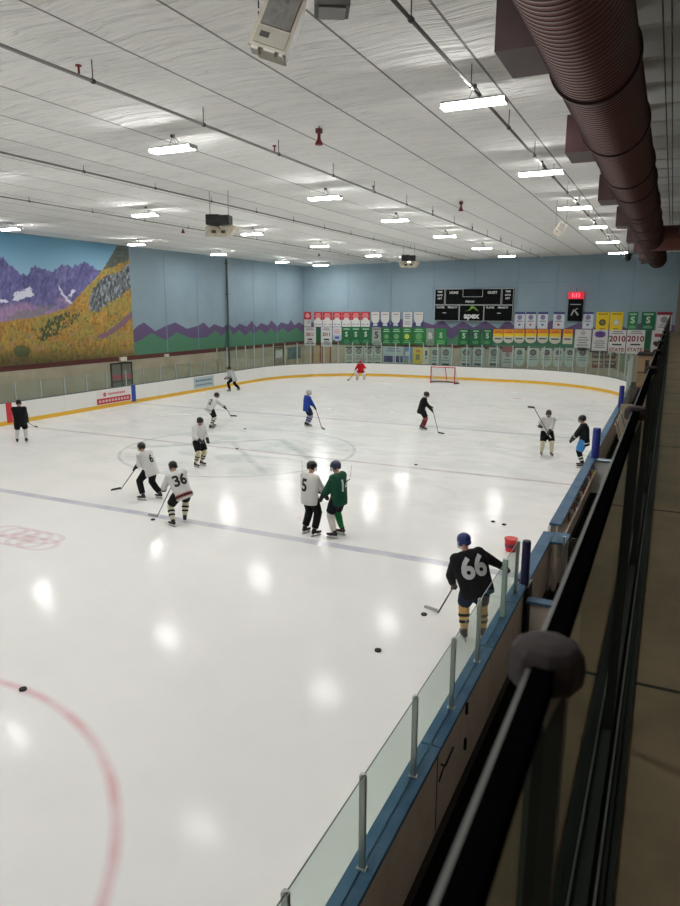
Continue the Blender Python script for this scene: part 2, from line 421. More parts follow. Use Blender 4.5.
vs = np.stack([np.full_like(GY, XL+.03), GY, GZ], -1).reshape(-1, 3)
idx = lambda i, j: i*(nz+1)+j
fs = [(idx(i, j), idx(i+1, j), idx(i+1, j+1), idx(i, j+1)) for i in range(ny) for j in range(nz)]
me = bpy.data.meshes.new('mountain_mural'); nV = len(vs)
back = [(XL+.002, Ya, Za), (XL+.002, Yb_, Za), (XL+.002, Yb_, Zb), (XL+.002, Ya, Zb)]
me.from_pydata([tuple(v) for v in vs]+back, [], fs+[(nV, nV+3, nV+2, nV+1)]+[(nV, nV+1, idx(ny, 0), idx(0, 0)), (nV+3, idx(0, nz), idx(ny, nz), nV+2), (nV+1, nV+2, idx(ny, nz), idx(ny, 0)), (nV, idx(0, 0), idx(0, nz), nV+3)])
ca = me.color_attributes.new('paint', 'FLOAT_COLOR', 'POINT')
cc = np.ones((nV+4, 4)); cc[:nV, :3] = Cl.reshape(-1, 3); ca.data.foreach_set('color', cc.ravel())
mm = mat('mural_paint', (128, 128, 128), .7); t = NT(mm); an = t.node('ShaderNodeAttribute', attribute_name='paint'); t.l.new(an.outputs['Color'], t.n['Principled BSDF'].inputs['Base Color'])
me.materials.append(mm)
mo = bpy.data.objects.new('mountain_mural', me); COL.objects.link(mo)
tag(mo, 'large painted mural of purple snowy mountains and golden aspen slopes on the left wall', 'mural')

# ---- back wall
b = MB()
zig = []
x = XL
rnd = random.Random(5)
up = True
while x < 2.2:
    zig.append((x, (4.55 if up else 4.0)+rnd.uniform(-.12, .12), (3.6 if up else 2.95)+rnd.uniform(-.1, .1))); x += rnd.uniform(.7, 1.25); up = not up
zig.append((2.3, 4.3, 3.2))
for (xa, ra, fa), (xb, rb, fb) in zip(zig[:-1], zig[1:]):
    A = [0, 2.2, 2.45, fa, ra, 9.9]; B = [0, 2.2, 2.45, fb, rb, 9.9]
    for i, mi in enumerate((4, 3, 2, 1, 0)):
        b.add([(xa, YF, A[i]), (xb, YF, B[i]), (xb, YF, B[i+1]), (xa, YF, A[i+1])], [(0, 3, 2, 1)], mi)
b.add([(2.3, YF, 0), (XR+.1, YF, 0), (XR+.1, YF, 10), (2.3, YF, 10)], [(0, 3, 2, 1)], 5)
TANW = mat('side_wall_tan', (118, 108, 92), .8)
struct(b.obj('wall_back', [SKYBLUE, PURPLE, GREEN, BAND, TAN, TANW], merge=True), 'pale blue end wall behind the banners')
b = MB()
for px in (348, 391, 433, 474, 517, 556, 598, 632):
    p = at(px, 300, Y=YF); b.box((p.x-.03, YF-.012, 5.4), (p.x+.03, YF, 9.4))
b.box((-10, YF-.012, 7.55), (-5.4, YF, 7.6))
struct(b.obj('trim_2', SEAM))
b = MB(); b.box((XR, YB, 0), (XR+.1, YF, 10)); struct(b.obj('wall_right', mat('side_wall_pale', (206, 202, 192), .8)))
b = MB(); b.box((XL-.1, YB-.1, 0), (XR+.1, YB, 10)); struct(b.obj('wall_front', TANW))
# walkway (upper level)
b = MB(); b.box((1.9, YB, 3.66), (XR, YF, 3.82))
cm = CONC; t = NT(cm)
o_ = b.obj('floor_walkway', CONC); struct(o_, 'dark brown concrete walkway along the rail')
b = MB(); b.box((1.9, YB, 0), (2.0, YF, 3.66)); struct(b.obj('wall_walkway_side', mat('side_panel', (132, 124, 114), .8)))
b = MB()
for k in range(12):
    y = -19.2+k*3.1; b.box((2.06, y-.012, 3.82), (XR, y+.012, 3.822))
struct(b.obj('trim_3', mat('floor_joint', (36, 33, 28), .9)), 'dark expansion joints across the walkway')

# ---- left wall details
dL = at(110.6, 375, X=XL).y; dR = at(131.8, 375, X=XL).y
d = empty('door_1', (XL, dL, 0)); struct(d, 'double glazed doors under the mural')
w_ = dR-dL
b = MB()
for a, c in (((0, 0, 0), (.08, .07, 2.1)), ((0, w_-.07, 0), (.08, w_, 2.1)), ((0, 0, 2.03), (.08, w_, 2.1)), ((0, w_/2-.05, 0), (.08, w_/2+.05, 2.1)), ((0, 0, .9), (.08, w_, 1.0))): b.box(a, c)
b.obj('door_frame', mat('door_frame', (44, 40, 40), .5), d)
b = MB(); b.box((.02, .07, .05), (.04, w_-.07, 2.03)); b.obj('door_glass', mat('door_dark_glass', (110, 112, 100), .15), d)
b = MB(); b.box((.045, .09, 1.05), (.05, w_/2-.06, 1.4)); b.box((.045, w_/2+.06, 1.05), (.05, w_-.09, 1.4)); b.obj('door_notice', mat('notice_red', (150, 60, 64), .6), d)
e = at(122.3, 359.5, X=XL)
b = MB(); b.box((XL, e.y-.28, 2.18), (XL+.14, e.y+.28, 2.44)); s_ = b.obj('exit_sign', mat('sign_white', (214, 210, 196), .4), bevel=.02)
tag(s_, 'small white sign box over the double doors under the mural', 'sign')
e = at(166, 355.5, X=XL); b = MB(); b.box((XL, e.y-.2, e.z-.08), (XL+.12, e.y+.2, e.z+.1)); s_ = b.obj('emergency_light', mat('sign_white', (214, 210, 196), .4), bevel=.02)
tag(s_, 'small white emergency light unit on the maroon band right of the doors', 'emergency light')
b = MB(); y = 22.55; b.tube([(XL+.12, y, .02), (XL+.12, y, 9.1)], .075, 14)
for z in (1.6, 4, 6.5, 8.8): b.box((XL+.02, y-.11, z-.04), (XL+.2, y+.11, z+.04))
tag(b.obj('downpipe', mat('pipe_slate', (58, 76, 86), .5)), 'dark slate vertical pipe running down the blue left wall', 'pipe')
# door at left wall far end & tan doors on back wall
b0 = at(273.5, 352, X=XL).y; b1 = at(283.5, 352, X=XL).y
d = empty('door_2', (XL, b0, 0)); struct(d, 'grey door at the far end of the left wall'); w_ = b1-b0
b = MB(); b.box((0, 0, 0), (.06, .12, 2.15)); b.box((0, w_-.12, 0), (.06, w_, 2.15)); b.box((0, 0, 2.05), (.06, w_, 2.15)); b.obj('door_frame', mat('door_frame', (44, 40, 40)), d)
b = MB(); b.box((.01, .12, 0), (.04, w_-.12, 2.05)); b.obj('door_leaf', mat('door_leaf_tan', (140, 132, 112), .6), d)
b = MB(); b.box((.045, .3, 1.2), (.05, w_-.3, 1.85)); b.obj('door_notice', mat('notice_white', (196, 196, 190), .6), d)
for k, (xa, xb) in enumerate(((312.5, 321), (322, 331))):
    p0 = at(xa, 350, Y=YF).x; p1 = at(xb, 350, Y=YF).x
    d = empty('door_%d' % (k+3), (p0, YF, 0)); struct(d, 'tan door in the end wall behind the glass'); w_ = p1-p0
    b = MB(); b.box((0, -.06, 0), (.1, 0, 2.2)); b.box((w_-.1, -.06, 0), (w_, 0, 2.2)); b.box((0, -.06, 2.1), (w_, 0, 2.2)); b.obj('door_frame', mat('frame_red', (122, 62, 52)), d)
    b = MB(); b.box((.1, -.04, 0), (w_-.1, -.01, 2.1)); b.obj('door_leaf', mat('door_leaf_buff', (176, 148, 112), .6), d)

# ================================================================== BOARDS AND GLASS
def path_strip(P, o0, o1, z0, z1, closed=False):
    """sweeps a rectangular section along P (list of (point, outward normal))"""
    b = MB(); vs = []
    for p, n in P:
        for oo, z in ((o0, z0), (o1, z0), (o1, z1), (o0, z1)): vs.append((p.x+n.x*oo, p.y+n.y*oo, z))
    k = len(P); fs = []
    rng = range(k if closed else k-1)
    for i in rng:
        j = (i+1) % k
        for q in range(4): fs.append((i*4+q, i*4+(q+1) % 4, j*4+(q+1) % 4, j*4+q))
    if not closed: fs += [(3, 2, 1, 0), tuple((k-1)*4+q for q in range(4))]
    b.add(vs, fs); return b
def sub_path(s0, s1, step=.6):
    """outline by arclength, starting at (RX1,-RY+RR) going +Y, round the far end, back down the left side"""
    L1 = 2*(RY-RR); A = RR*PI/2; L2 = (RX1-RX0)-2*RR
    def ev(s):
        if s < L1: return Vector((RX1, -RY+RR+s, 0)), Vector((1, 0, 0))
        s -= L1
        if s < A: a = s/RR; return Vector((RX1-RR+RR*math.cos(a), RY-RR+RR*math.sin(a), 0)), Vector((math.cos(a), math.sin(a), 0))
        s -= A
        if s < L2: return Vector((RX1-RR-s, RY, 0)), Vector((0, 1, 0))
        s -= L2
        if s < A: a = PI/2+s/RR; return Vector((RX0+RR+RR*math.cos(a), RY-RR+RR*math.sin(a), 0)), Vector((math.cos(a), math.sin(a), 0))
        s -= A
        return Vector((RX0, RY-RR-s, 0)), Vector((-1, 0, 0))
    n = max(1, int(math.ceil((s1-s0)/step)))
    return [ev(s0+(s1-s0)*i/n) for i in range(n+1)]
SR = 2*(RY-RR); SA = RR*PI/2; SE = (RX1-RX0)-2*RR
S_END = SR+SA+SE+SA+SR
def s_right(y): return y+RY-RR
def s_left(y): return SR+SA+SE+SA+(RY-RR-y)
TH = .12
br = empty('dasher_boards', label='white rink boards with yellow kick plate round the far end and left side', cat='rink boards')
s = s_right(15.4); S0 = s; first = True
while s < S_END-.1:
    e = min(s+2.44, S_END)
    path_strip(sub_path(s+.004, e-.004), 0.0, TH, .0, 1.04).obj('board_panel', WHITE, br)
    path_strip(sub_path(s+.004, e-.004), -.012, 0.0, .0, .2).obj('kick_plate', YELLOW, br)
    s = e
path_strip(sub_path(S0, S_END), -.01, TH+.03, 1.04, 1.075).obj('cap_rail', mat('cap_dark', (92, 100, 104), .4), br)
# adverts and line markers on the left boards
def board_rect(parent, name, y0, y1, z0, z1, m, lab=None, d=.006):
    b = MB(); b.box((RX0+.0, y0, z0), (RX0+d, y1, z1)); o = b.obj(name, m, parent)
    if lab: o['label'] = lab
    return o
board_rect(br, 'line_marker', -.16, .16, .1, 1.06, mat('marker_red', (196, 40, 50), .5), 'red centre line marker', .02)
board_rect(br, 'line_marker', 8.32, 8.66, .1, 1.06, mat('marker_blue', (30, 66, 160), .5), 'blue far line marker', .02)
ad = board_rect(br, 'advert_panel', 5.6, 8.22, .24, .98, mat('ad_white', (224, 220, 220), .4), 'white and red advert panel')
board_rect(ad, 'advert_band', 5.6, 8.22, .24, .56, mat('ad_red', (188, 52, 62), .4), 'red lettered lower band', .012)
b = MB()
c = Vector((RX0+.009, 6.2, .76)); b.tube([c, c+Vector((.006, 0, 0))], .12, 16); 
for k in range(9): b.box((RX0+.006, 6.48+k*.15, .70), (RX0+.012, 6.58+k*.15, .82))
for k in range(10): b.box((RX0+.012, 5.75+k*.24, .34), (RX0+.016, 5.9+k*.24, .46), 1)
b.obj('advert_mark', [mat('ad_mark_red', (196, 90, 96)), mat('ad_mark_white', (222, 190, 190))], ad)
ad = board_rect(br, 'advert_panel', 14.2, 16.4, .24, .97, mat('ad_grey', (176, 192, 196), .4), 'pale grey blue advert panel')
b = MB()
for k in range(8): b.box((RX0+.006, 14.4+k*.23, .66-.0), (RX0+.012, 14.55+k*.23, .8)); b.box((RX0+.006, 14.4+k*.23, .4), (RX0+.012, 14.55+k*.23, .5))
b.obj('advert_mark', mat('ad_teal', (84, 120, 132)), ad)

def glass_run(root, s0, s1, n, z0, z1, off, postw=.035, postmat=ALU, postd=.03, ends=True):
    for i in range(n):
        a = s0+(s1-s0)*i/n; c = s0+(s1-s0)*(i+1)/n
        P = sub_path(a+.02, c-.02, 1.0)
        bb = path_strip(P, off-.005, off+.005, z0, z1)
        bb.m = [1 if (j % 4) in (0, 2) and j < (len(P)-1)*4 else 0 for j in range(len(bb.f))]
        for j in range(len(bb.f)-2, len(bb.f)): bb.m[j] = 1
        bb.obj('glass_pane', [GLASS, GEDGE], root)
    for i in range(n+1):
        a = s0+(s1-s0)*i/n; (p, nn), _ = sub_path(a, a+.01, 1.0)[:2]
        q = p+nn*off
        M = Matrix.Translation(q) @ Matrix.Rotation(math.atan2(nn.y, nn.x), 4, 'Z')
        b = MB(); b.box((-postd, -postw/2, z0-.02), (postd, postw/2, z1+.02), 0, M); b.obj('glass_post', postmat, root)
POSTW = mat('post_pale', (176, 184, 180), .4, .3)
g1 = empty('left_side_glass', label='low clear glass with pale posts on the left rink boards', cat='rink glass')
glass_run(g1, s_left(17.0), S_END, 26, 1.075, 1.95, .07, .05, POSTW)
g2 = empty('end_glass', label='tall clear glass with pale posts round the far end of the rink', cat='rink glass')
glass_run(g2, s_right(17.8), s_left(17.0), 38, 1.075, 2.75, .07, .06, POSTW)

# right side boards with benches
rb = empty('player_side_boards', label='boards with wide blue cap rail along the near side of the rink', cat='rink boards')
FACE = speckled('board_back', (214, 200, 186), (196, 182, 168), 1.4, .6)
RIBS = mat('board_rib', (120, 108, 98), .6)
def rboard(y0, y1, cap0=.0, cap1=.22, matcap=CAPBLUE, zt=1.1):
    b = MB(); b.box((RX1, y0, 0), (RX1+.05, y1, zt-.05)); b.obj('board_panel', WHITE, rb)
    b = MB(); b.box((RX1+.16, y0, .05), (RX1+.19, y1, zt-.05)); b.obj('back_panel', FACE, rb)
    b = MB(); b.box((RX1-.012, y0, 0), (RX1, y1, .2)); b.obj('kick_plate', YELLOW, rb)
    b = MB(); b.box((RX1+cap0, y0, zt-.05), (RX1+cap1, y1, zt)); b.obj('cap_rail', matcap, rb, bevel=.006)
    b = MB(); y = y0+.02
    while y < y1: b.box((RX1+.05, y, .02), (RX1+.16, y+.05, zt-.05)); y += 1.2
    b.obj('board_rib', RIBS, rb)
for y0, y1 in ((-22.0, -16.3), (-16.28, -13.95), (-13.93, -12.4), (-12.38, -11.6)): rboard(y0, y1)
rboard(-11.4, -8.62); rboard(-8.02, -.75, .02, .26); rboard(-.7, 15.4)
# latch and hinge hardware on the gate in the near boards
gh = MB()
gh.tube([(RX1+.2, -16.2, .84), (RX1+.25, -16.2, .84), (RX1+.26, -15.95, .9)], .012, 8); gh.tube([(RX1+.2, -16.24, .66), (RX1+.22, -16.22, .76), (RX1+.24, -16.2, .84)], .009, 8)
gh.obj('gate_latch', BLACK, rb)
for y in (-15.35, -15.3):
    pass
for z in (.92, .45):
    b = MB(); b.tube([(RX1+.2, -15.2, z-.07), (RX1+.2, -15.2, z+.07)], .022, 10); b.obj('gate_hinge', BLACK, rb)
b = MB(); b.box((RX1+.19, -16.30, .1), (RX1+.195, -16.28, 1.05)); b.obj('gate_seam', BLACK, rb)
# near side glass
g3 = empty('near_side_glass', label='low green tinted glass with metal posts on the near blue capped boards', cat='rink glass')
ysn = [-20.6, -19.27, -18.06, -16.83, -15.55, -14.4, -12.95]
for a, c in zip(ysn[:-1], ysn[1:]):
    b = MB(); b.box((.205, a+.012, 1.1), (.217, c-.012, 1.94))
    b.m = [1, 1, 1, 0, 1, 0]; b.obj('glass_pane', [GLASS, GEDGE], g3)
for y in ysn[:-1]:
    b = MB(); b.box((.185, y-.016, 1.09), (.237, y+.016, 1.95)); b.box((.17, y-.03, 1.1), (.25, y+.03, 1.112)); b.tube([(.211, y, 1.95), (.211, y, 1.965)], .018, 10)
    b.obj('glass_post', ALU, g3)
b = MB(); b.box((.18, -12.97, 1.1), (.25, -12.91, 1.99)); b.obj('glass_post', mat('post_pale2', (170, 186, 178), .35, .2), g3)
b = MB(); b.box((.205, -12.9, 1.1), (.217, -12.05, 1.96)); b.m = [1, 1, 1, 0, 1, 0]; b.obj('glass_pane', [GLASS, GEDGE], g3)
b = MB(); b.box((.19, -12.04, 1.1), (.24, -11.99, 1.97)); b.obj('glass_post', ALU, g3)

# padded posts
def pad(loc, h, r, label):
    t_ = empty('padded_post', loc, label=label, cat='padded post')
    b = MB(); b.tube([(0, 0, 0), (0, 0, h)], .03, 10); b.obj('post', STEEL, t_)
    b = MB(); zs = [.02, .05, h-.03, h]; b.tube([(0, 0, z) for z in zs], [r*.85, r, r, r*.85], 18, up=(0, 1, 0)); b.obj('padding', mat('pad_dark_navy', (18, 24, 62), .6) if r < .1 else NAVY, t_, smooth=False)
    return t_
p = pad((.26, -11.5, .6), 1.22, .07, 'dark navy padded post at the end of the near glass')
p = pad((.34, -.85, 1.1), .93, .115, 'wide blue padded post on the white bench divider at centre ice')
p = pad((.3, 11.2, 1.1), 1.0, .11, 'blue padded post farthest away on the right boards')
b = MB(); b.box((.30, -11.7, 0), (.36, -11.3, 1.1)); b.obj('gate_jamb', BLACK, rb)

# bench box near: glass divider, blue capped ledges
bx = empty('bench_divider', (0, 0, 0), label='pale bench divider with blue cap beside the dark bench, nearer one', cat='divider')
b = MB(); b.box((.42, -11.78, .05), (1.2, -11.72, .88)); b.obj('divider_panel', FACE, bx)
b = MB(); b.box((.36, -11.84, .88), (1.2, -11.64, .93)); b.obj('divider_cap', CAPBLUE, bx, bevel=.006)
bx2 = empty('bench_divider', (0, 0, 0), label='white bench divider with blue grey cap under the wide blue padded post', cat='divider')
b = MB(); b.box((.3, -.93, .05), (1.5, -.87, 1.03)); b.obj('divider_panel', WHITE, bx2)
b = MB(); b.box((.1, -1.02, 1.04), (1.55, -.72, 1.09)); b.obj('divider_cap', mat('cap_greyblue', (92, 122, 140), .4), bx2, bevel=.006)
bx3 = empty('bench_gate', (0, 0, 0), label='open bench gate with short blue cap beside the gap in the near boards', cat='gate')
b = MB(); b.box((.40, -9.2, .08), (.46, -8.62, 1.05)); b.box((.40, -8.68, .08), (.6, -8.62, 1.05)); b.obj('gate_panel', FACE, bx3)
b = MB(); b.box((.33, -9.25, 1.06), (.62, -8.6, 1.11)); b.obj('gate_cap', CAPBLUE, bx3, bevel=.006)
b = MB(); b.tube([(.62, -9.25, .1), (.62, -9.25, 1.05)], .018, 8); b.obj('gate_bar', ALU, bx3)
gd = empty('bench_glass_divider', label='clear glass sheet dividing the dark bench, thin top edge', cat='glass divider')
b = MB(); b.box((.35, -9.6, .95), (1.75, -9.59, 1.35)); b.m = [1, 1, 0, 1, 0, 1]; b.obj('glass_pane', [GLASS, GEDGE], gd)
b = MB(); b.box((.6, -9.62, .05), (.64, -9.57, 1.36)); b.obj('glass_post', ALU, gd)

# far bench things on the right side
b = MB(); b.box((.42, 8.9, .05), (1.3, 9.0, 1.55)); o = b.obj('bench_partition', speckled('partition_tan', (178, 166, 140), (150, 138, 116), 1, .7))
tag(o, 'tan upright partition beyond the first blue padded post', 'partition')
bench = empty('players_bench', (1.15, 0, .05), label='long dark wooden bench behind the right side boards', cat='bench')
WOOD = speckled('bench_wood', (92, 66, 44), (66, 46, 32), 6, .6, stretch=(8, 1, 8))
for k in range(3): 
    b = MB(); b.box((-.18+k*.13, .0, .42), (-.07+k*.13, 8.6, .46)); b.obj('plank', WOOD, bench)
for y in (.3, 3, 5.7, 8.3):
    b = MB(); b.box((-.15, y-.03, 0), (.18, y+.03, .42)); b.obj('leg', STEEL, bench)
shed = empty('timber_booth', (0, 31.6, 0), label='tan booth with dark slot windows at the far right corner', cat='booth')
TB = speckled('booth_tan', (176, 146, 112), (150, 122, 92), 1.2, .7)
b = MB(); b.box((.15, 0, 0), (2.3, 2.6, 2.25)); b.obj('booth_wall', TB, shed)
b = MB(); b.box((.05, -.12, 2.25), (2.4, 2.7, 2.38)); b.obj('booth_roof', mat('booth_roof', (52, 46, 40), .8), shed)
for xx in (.62, 1.2):
    b = MB(); b.box((xx, -.02, 1.3), (xx+.25, .0, 1.95)); b.obj('slot_window', BLACK, shed)
b = MB(); b.box((.15, -.05, 1.02), (2.3, 0, 1.08)); b.obj('ledge', mat('booth_roof', (52, 46, 40), .8), shed)

# ================================================================== RAIL WITH GLASS (foreground)
rail = empty('walkway_glass_railing', label='black top rail with glass panels and taped posts in the blurred foreground', cat='railing')
TRK = mat('track_dark', (46, 48, 46), .45, .5); RBLK = mat('rail_black', (6, 6, 7), .8, 0, .0)
TAPE = speckled('tape_brown', (44, 33, 31), (28, 21, 21), 9, .8, bump=.3)
RZ = 5.155
b = MB(); b.box((1.9585, -22.3, RZ-.028), (1.981, 34.5, RZ)); b.obj('top_rail', RBLK, rail, bevel=.003)
b = MB(); b.box((1.953, -22.3, RZ-.026), (1.958, 34.5, RZ-.004)); o = b.obj('rail_channel', mat('channel_grey', (112, 112, 110), .45, .5), rail); o['label'] = 'grey aluminium rail channel'
b = MB(); b.box((1.90, -22.3, 3.82), (2.03, 34.5, 3.845)); b.box((1.95, -22.3, 3.845), (1.99, 34.5, 3.88)); b.box((2.03, -22.3, 3.82), (2.055, 34.5, 3.835)); b.obj('bottom_track', mat('track_black', (26, 27, 26), .6, 0, .2), rail)
b = MB(); b.box((2.004, -22.3, 3.846), (2.012, 34.5, 3.856)); o = b.obj('track_edge', mat('edge_grey', (120, 122, 120), .4, .6), rail); o['label'] = 'bright metal edge strip'
py_ = [-21.69+1.98*k for k in range(28)]
SLV = mat('tape_sleeve', (118, 116, 112), .6)
for i, y in enumerate(py_):
    b = MB(); b.box((1.957, y-.016, 3.84), (1.962, y-.004, RZ-.03), 1); b.box((1.9625, y-.016, 3.84), (1.992, y+.016, RZ-.03), 0); b.obj('rail_post', [TRK, ALU], rail)
    b = MB(); zz = [RZ-.034, RZ-.03, RZ-.012, RZ+.004, RZ+.011, RZ+.014]; rr = [.036, .039, .041, .038, .030, .014]
    b.tube([(1.968, y, z) for z in zz], rr, 9, up=(0, 1, 0)); b.obj('post_cap', TAPE, rail, smooth=False, bevel=.003)
    b = MB(); b.tube([(1.966, y-.006, RZ-.085), (1.967, y-.004, RZ-.036)], [.012, .026], 10, cap=False); b.obj('tape_sleeve', SLV, rail)
    if i+1 < len(py_):
        b = MB(); b.box((1.968, y+.018, 3.87), (1.974, py_[i+1]-.018, RZ-.03)); b.obj('glass_pane', GLASS_RAIL, rail)
b = MB(); b.box((1.968, -22.3, 3.87), (1.974, py_[0]-.018, RZ-.03)); b.obj('glass_pane', GLASS_RAIL, rail)

# ================================================================== DUCT
du = empty('spiral_duct', (.88, 0, 8.6), label='large maroon spiral air duct hung along the right side of the ceiling', cat='air duct')
R = .525
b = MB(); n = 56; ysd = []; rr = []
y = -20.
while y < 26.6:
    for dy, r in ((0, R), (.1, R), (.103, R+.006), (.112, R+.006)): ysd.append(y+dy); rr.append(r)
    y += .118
b.tube([(0, yy, 0) for yy in ysd], rr, n, up=(0, 0, 1)); nq = len(ysd); b.m = [1 if (f_//n) % 4 in (1, 2) else 0 for f_ in range(len(b.f))]; b.obj('duct_body', [DUCT, mat('duct_seam_shade', (46, 26, 24), .5, .3)], du, smooth=True)  # ridge faces coloured darker to paint in the seam shadow lines
FL_ = mat('duct_flange', (50, 24, 24), .5, .2)
for y in (-17, -12.5, -9.1, -5.5, -3.3, .4, 1.4, 4.2, 7.2, 10.4, 13.6, 17, 20.5, 24, 26.6):
    b = MB(); b.tube([(0, y-.04, 0), (0, y-.035, 0), (0, y+.035, 0), (0, y+.04, 0)], [R, R+.035, R+.035, R], n, up=(0, 0, 1)); b.obj('duct_flange', FL_, du)
for y, zt in ((-14.1, 9.15), (-8.5, 8.95), (-2.3, 8.95), (4.0, 8.95), (10.2, 8.95), (16.2, 8.95), (21.5, 8.95), (25, 8.95)):
    b = MB(); b.box((-.88, y, -.3), (-.35, y+1.0, zt-8.6)); o = b.obj('outlet_box', DUCTBOX, du)
b = MB(); ysd = [0.1*i for i in range(0, 52)]
b.tube([(x, 12.5, 0) for x in ysd], [.54+.01*(i % 2) for i in range(len(ysd))], 40, up=(0, 0, 1)); o = b.obj('branch_duct', DUCT, du, smooth=True)
for y in (-15, -8, -1, 6, 13, 20):
    b = MB(); b.tube([(0, y, R), (0, y, 1.03)], .012, 6); b.obj('hanger_rod', STEEL, du)

# conduits along the ceiling
def conduit(x, z, label, r=.03, xs_=None, y0=-21, y1=34.6, m=None, tops=True):
    t_ = empty('ceiling_pipe', (x, 0, z), label=label, cat='pipe')
    b = MB(); b.tube([(0, y0, 0), (0, y1, 0)], r, 10); b.obj('pipe', m or mat('pipe_grey', (128, 124, 120), .5, .3), t_)
    y = y0+2
    while y < y1:
        b = MB(); b.tube([(0, y, -.0), (0, y, zc(x)-z)], .009, 6); b.tube([(0, y-.03, 0), (0, y+.03, 0)], r+.014, 10); b.obj('hanger', mat('hanger', (70, 64, 62), .6), t_); y += 3.05
    return t_
conduit(-7.04, 9.2, 'pale sprinkler pipe under the ceiling crossing the upper left of the photo', .026, m=mat('pipe_pale', (150, 148, 146), .4, .4))
conduit(-1.43, 9.25, 'dark pipe under the ceiling just left of the maroon duct', .028, m=mat('pipe_dark', (88, 80, 78), .5, .3))
conduit(-13.45, 9.28, 'thin pipe under the ceiling above the black loudspeaker clusters', .026)
conduit(-19.2, 9.22, 'thin pipe under the ceiling nearest the left wall', .022)
for k, (x, z) in enumerate(((1.62, 9.0), (1.72, 9.0), (2.0, 8.7))):
    b = MB(); b.tube([(x, -20, z+.25*math.sin(0)), (x, 0, z-.03), (x, 34.8, z)], .01, 6)
    o = b.obj('cable', BLACK); tag(o, 'thin black cable strung beside the maroon duct, %s' % ('closest to it', 'middle one', 'lowest and farthest right')[k], 'cable', 'cables beside the duct')
# small upright sprinkler heads along the pale pipe
first = None
for k in range(6):
    loc = (-7.04, -13.2+k*6.2, 9.23)
    if first is None:
        b = MB(); b.tube([(0, 0, 0), (0, 0, .1), (0, 0, .11), (0, 0, .13), (0, 0, .14)], [.018, .018, .05, .05, .02], 10); first = b.obj('sprinkler_head', mat('sprinkler_red', (130, 50, 44), .5))
        first.location = loc; tag(first, 'small red sprinkler head on the pale ceiling pipe, nearest the camera', 'sprinkler', 'sprinkler heads on the pale pipe')
    else: o = first.copy(); COL.objects.link(o); o.location = loc; o['label'] = 'small red sprinkler head on the pale ceiling pipe, %s from the camera' % ('', 'second', 'third', 'fourth', 'fifth', 'sixth')[k]

# red hanging fire bells
RED = mat('device_red', (120, 28, 30), .45); DRED = mat('device_darkred', (96, 30, 30), .5)
def bell(px, py, z, label, s=1):
    p = at(px, py, Z=z); t_ = empty('red_ceiling_device', p, label=label, cat='alarm device')
    b = MB(); b.tube([(0, 0, .12*s), (0, 0, .02*s), (0, 0, -.05*s), (0, 0, -.13*s), (0, 0, -.15*s)], [.04*s, .035*s, .05*s, .10*s, .08*s], 14); b.obj('horn', RED, t_, smooth=True)
    b = MB(); b.tube([(0, 0, .1*s), (0, 0, zc(p.x)-p.z)], .012, 6); b.obj('stem', BLACK, t_)
    b = MB(); b.box((-.06*s, -.06*s, .1*s), (.06*s, .06*s, .2*s)); b.obj('junction_box', DRED, t_)
bell(319, 138, 9.3, 'red ceiling alarm horn, largest and nearest, right of the upper middle')
bell(461, 207, 9.3, 'red ceiling alarm horn between the middle light rows, right half')
bell(183, 230, 9.3, 'red ceiling alarm horn left of the nearer black loudspeaker cluster')
bell(319, 254, 9.3, 'tiny red ceiling alarm horn above the white heater box at the far left corner', .9)

# ================================================================== LIGHT FIXTURES
LAMP = bpy.data.materials.new('lamp_tube'); LAMP.use_nodes = True; t = NT(LAMP); bb = t.n['Principled BSDF']
bb.inputs['Emission Color'].default_value = (1, .99, .975, 1); bb.inputs['Emission Strength'].default_value = LAMP_STRENGTH; bb.inputs['Base Color'].default_value = (.9, .9, .9, 1)
HOOD = mat('lamp_hood', (200, 200, 196), .5)
lf = empty('ceiling_light', (0, 0, 0), label='', cat='ceiling light', group='twin tube ceiling lights over the ice')
b = MB(); L = .57
b.box((-L, -.15, .05), (L, .15, .075)); b.add([(-L, -.15, .06), (L, -.15, .06), (L, -.18, .03), (-L, -.18, .03)], [(0, 1, 2, 3)]); b.add([(-L, .15, .06), (L, .15, .06), (L, .18, .03), (-L, .18, .03)], [(3, 2, 1, 0)])
b.box((-L, -.02, -.005), (L, .02, .05)); b.box((-L-.01, -.16, -.03), (-L, .16, .07)); b.box((L, -.16, -.03), (L+.01, .16, .07)); b.obj('hood', HOOD, lf)
for yy in (-.085, .085):
    b = MB(); b.box((-L+.01, yy-.05, -.02), (L-.01, yy+.05, .0)); b.obj('tube', LAMP, lf)
b = MB(); b.tube([(-.12, 0, .07), (0, 0, .3)], .005, 5); b.tube([(.12, 0, .07), (0, 0, .3)], .005, 5); b.box((-.035, -.035, .27), (.035, .035, .33)); b.tube([(0, .05, .1), (.1, .1, .18), (.02, 0, .3)], .01, 6); b.obj('hanger', BLACK, lf)
rows = [(-1.5, [-24.5, -18.4, -9.37, -2.28, 4.95, 11.49, 19.21, 27.38]), (-8.75, [-23.7, -16.3, -8.71, -.83, 5.72, 12.8, 20.46, 27.49]),
        (-17.2, [-23.5, -15.8, -8.0, .12, 7.93, 15.37, 23.6, 30.5]), (-25.9, [-15.5, -7.4, .96, 9.42, 17.43, 25.96])]
names = ['the row nearest the maroon duct', 'the second row from the maroon duct', 'the third row from the maroon duct', 'the row nearest the left wall']
k = 0
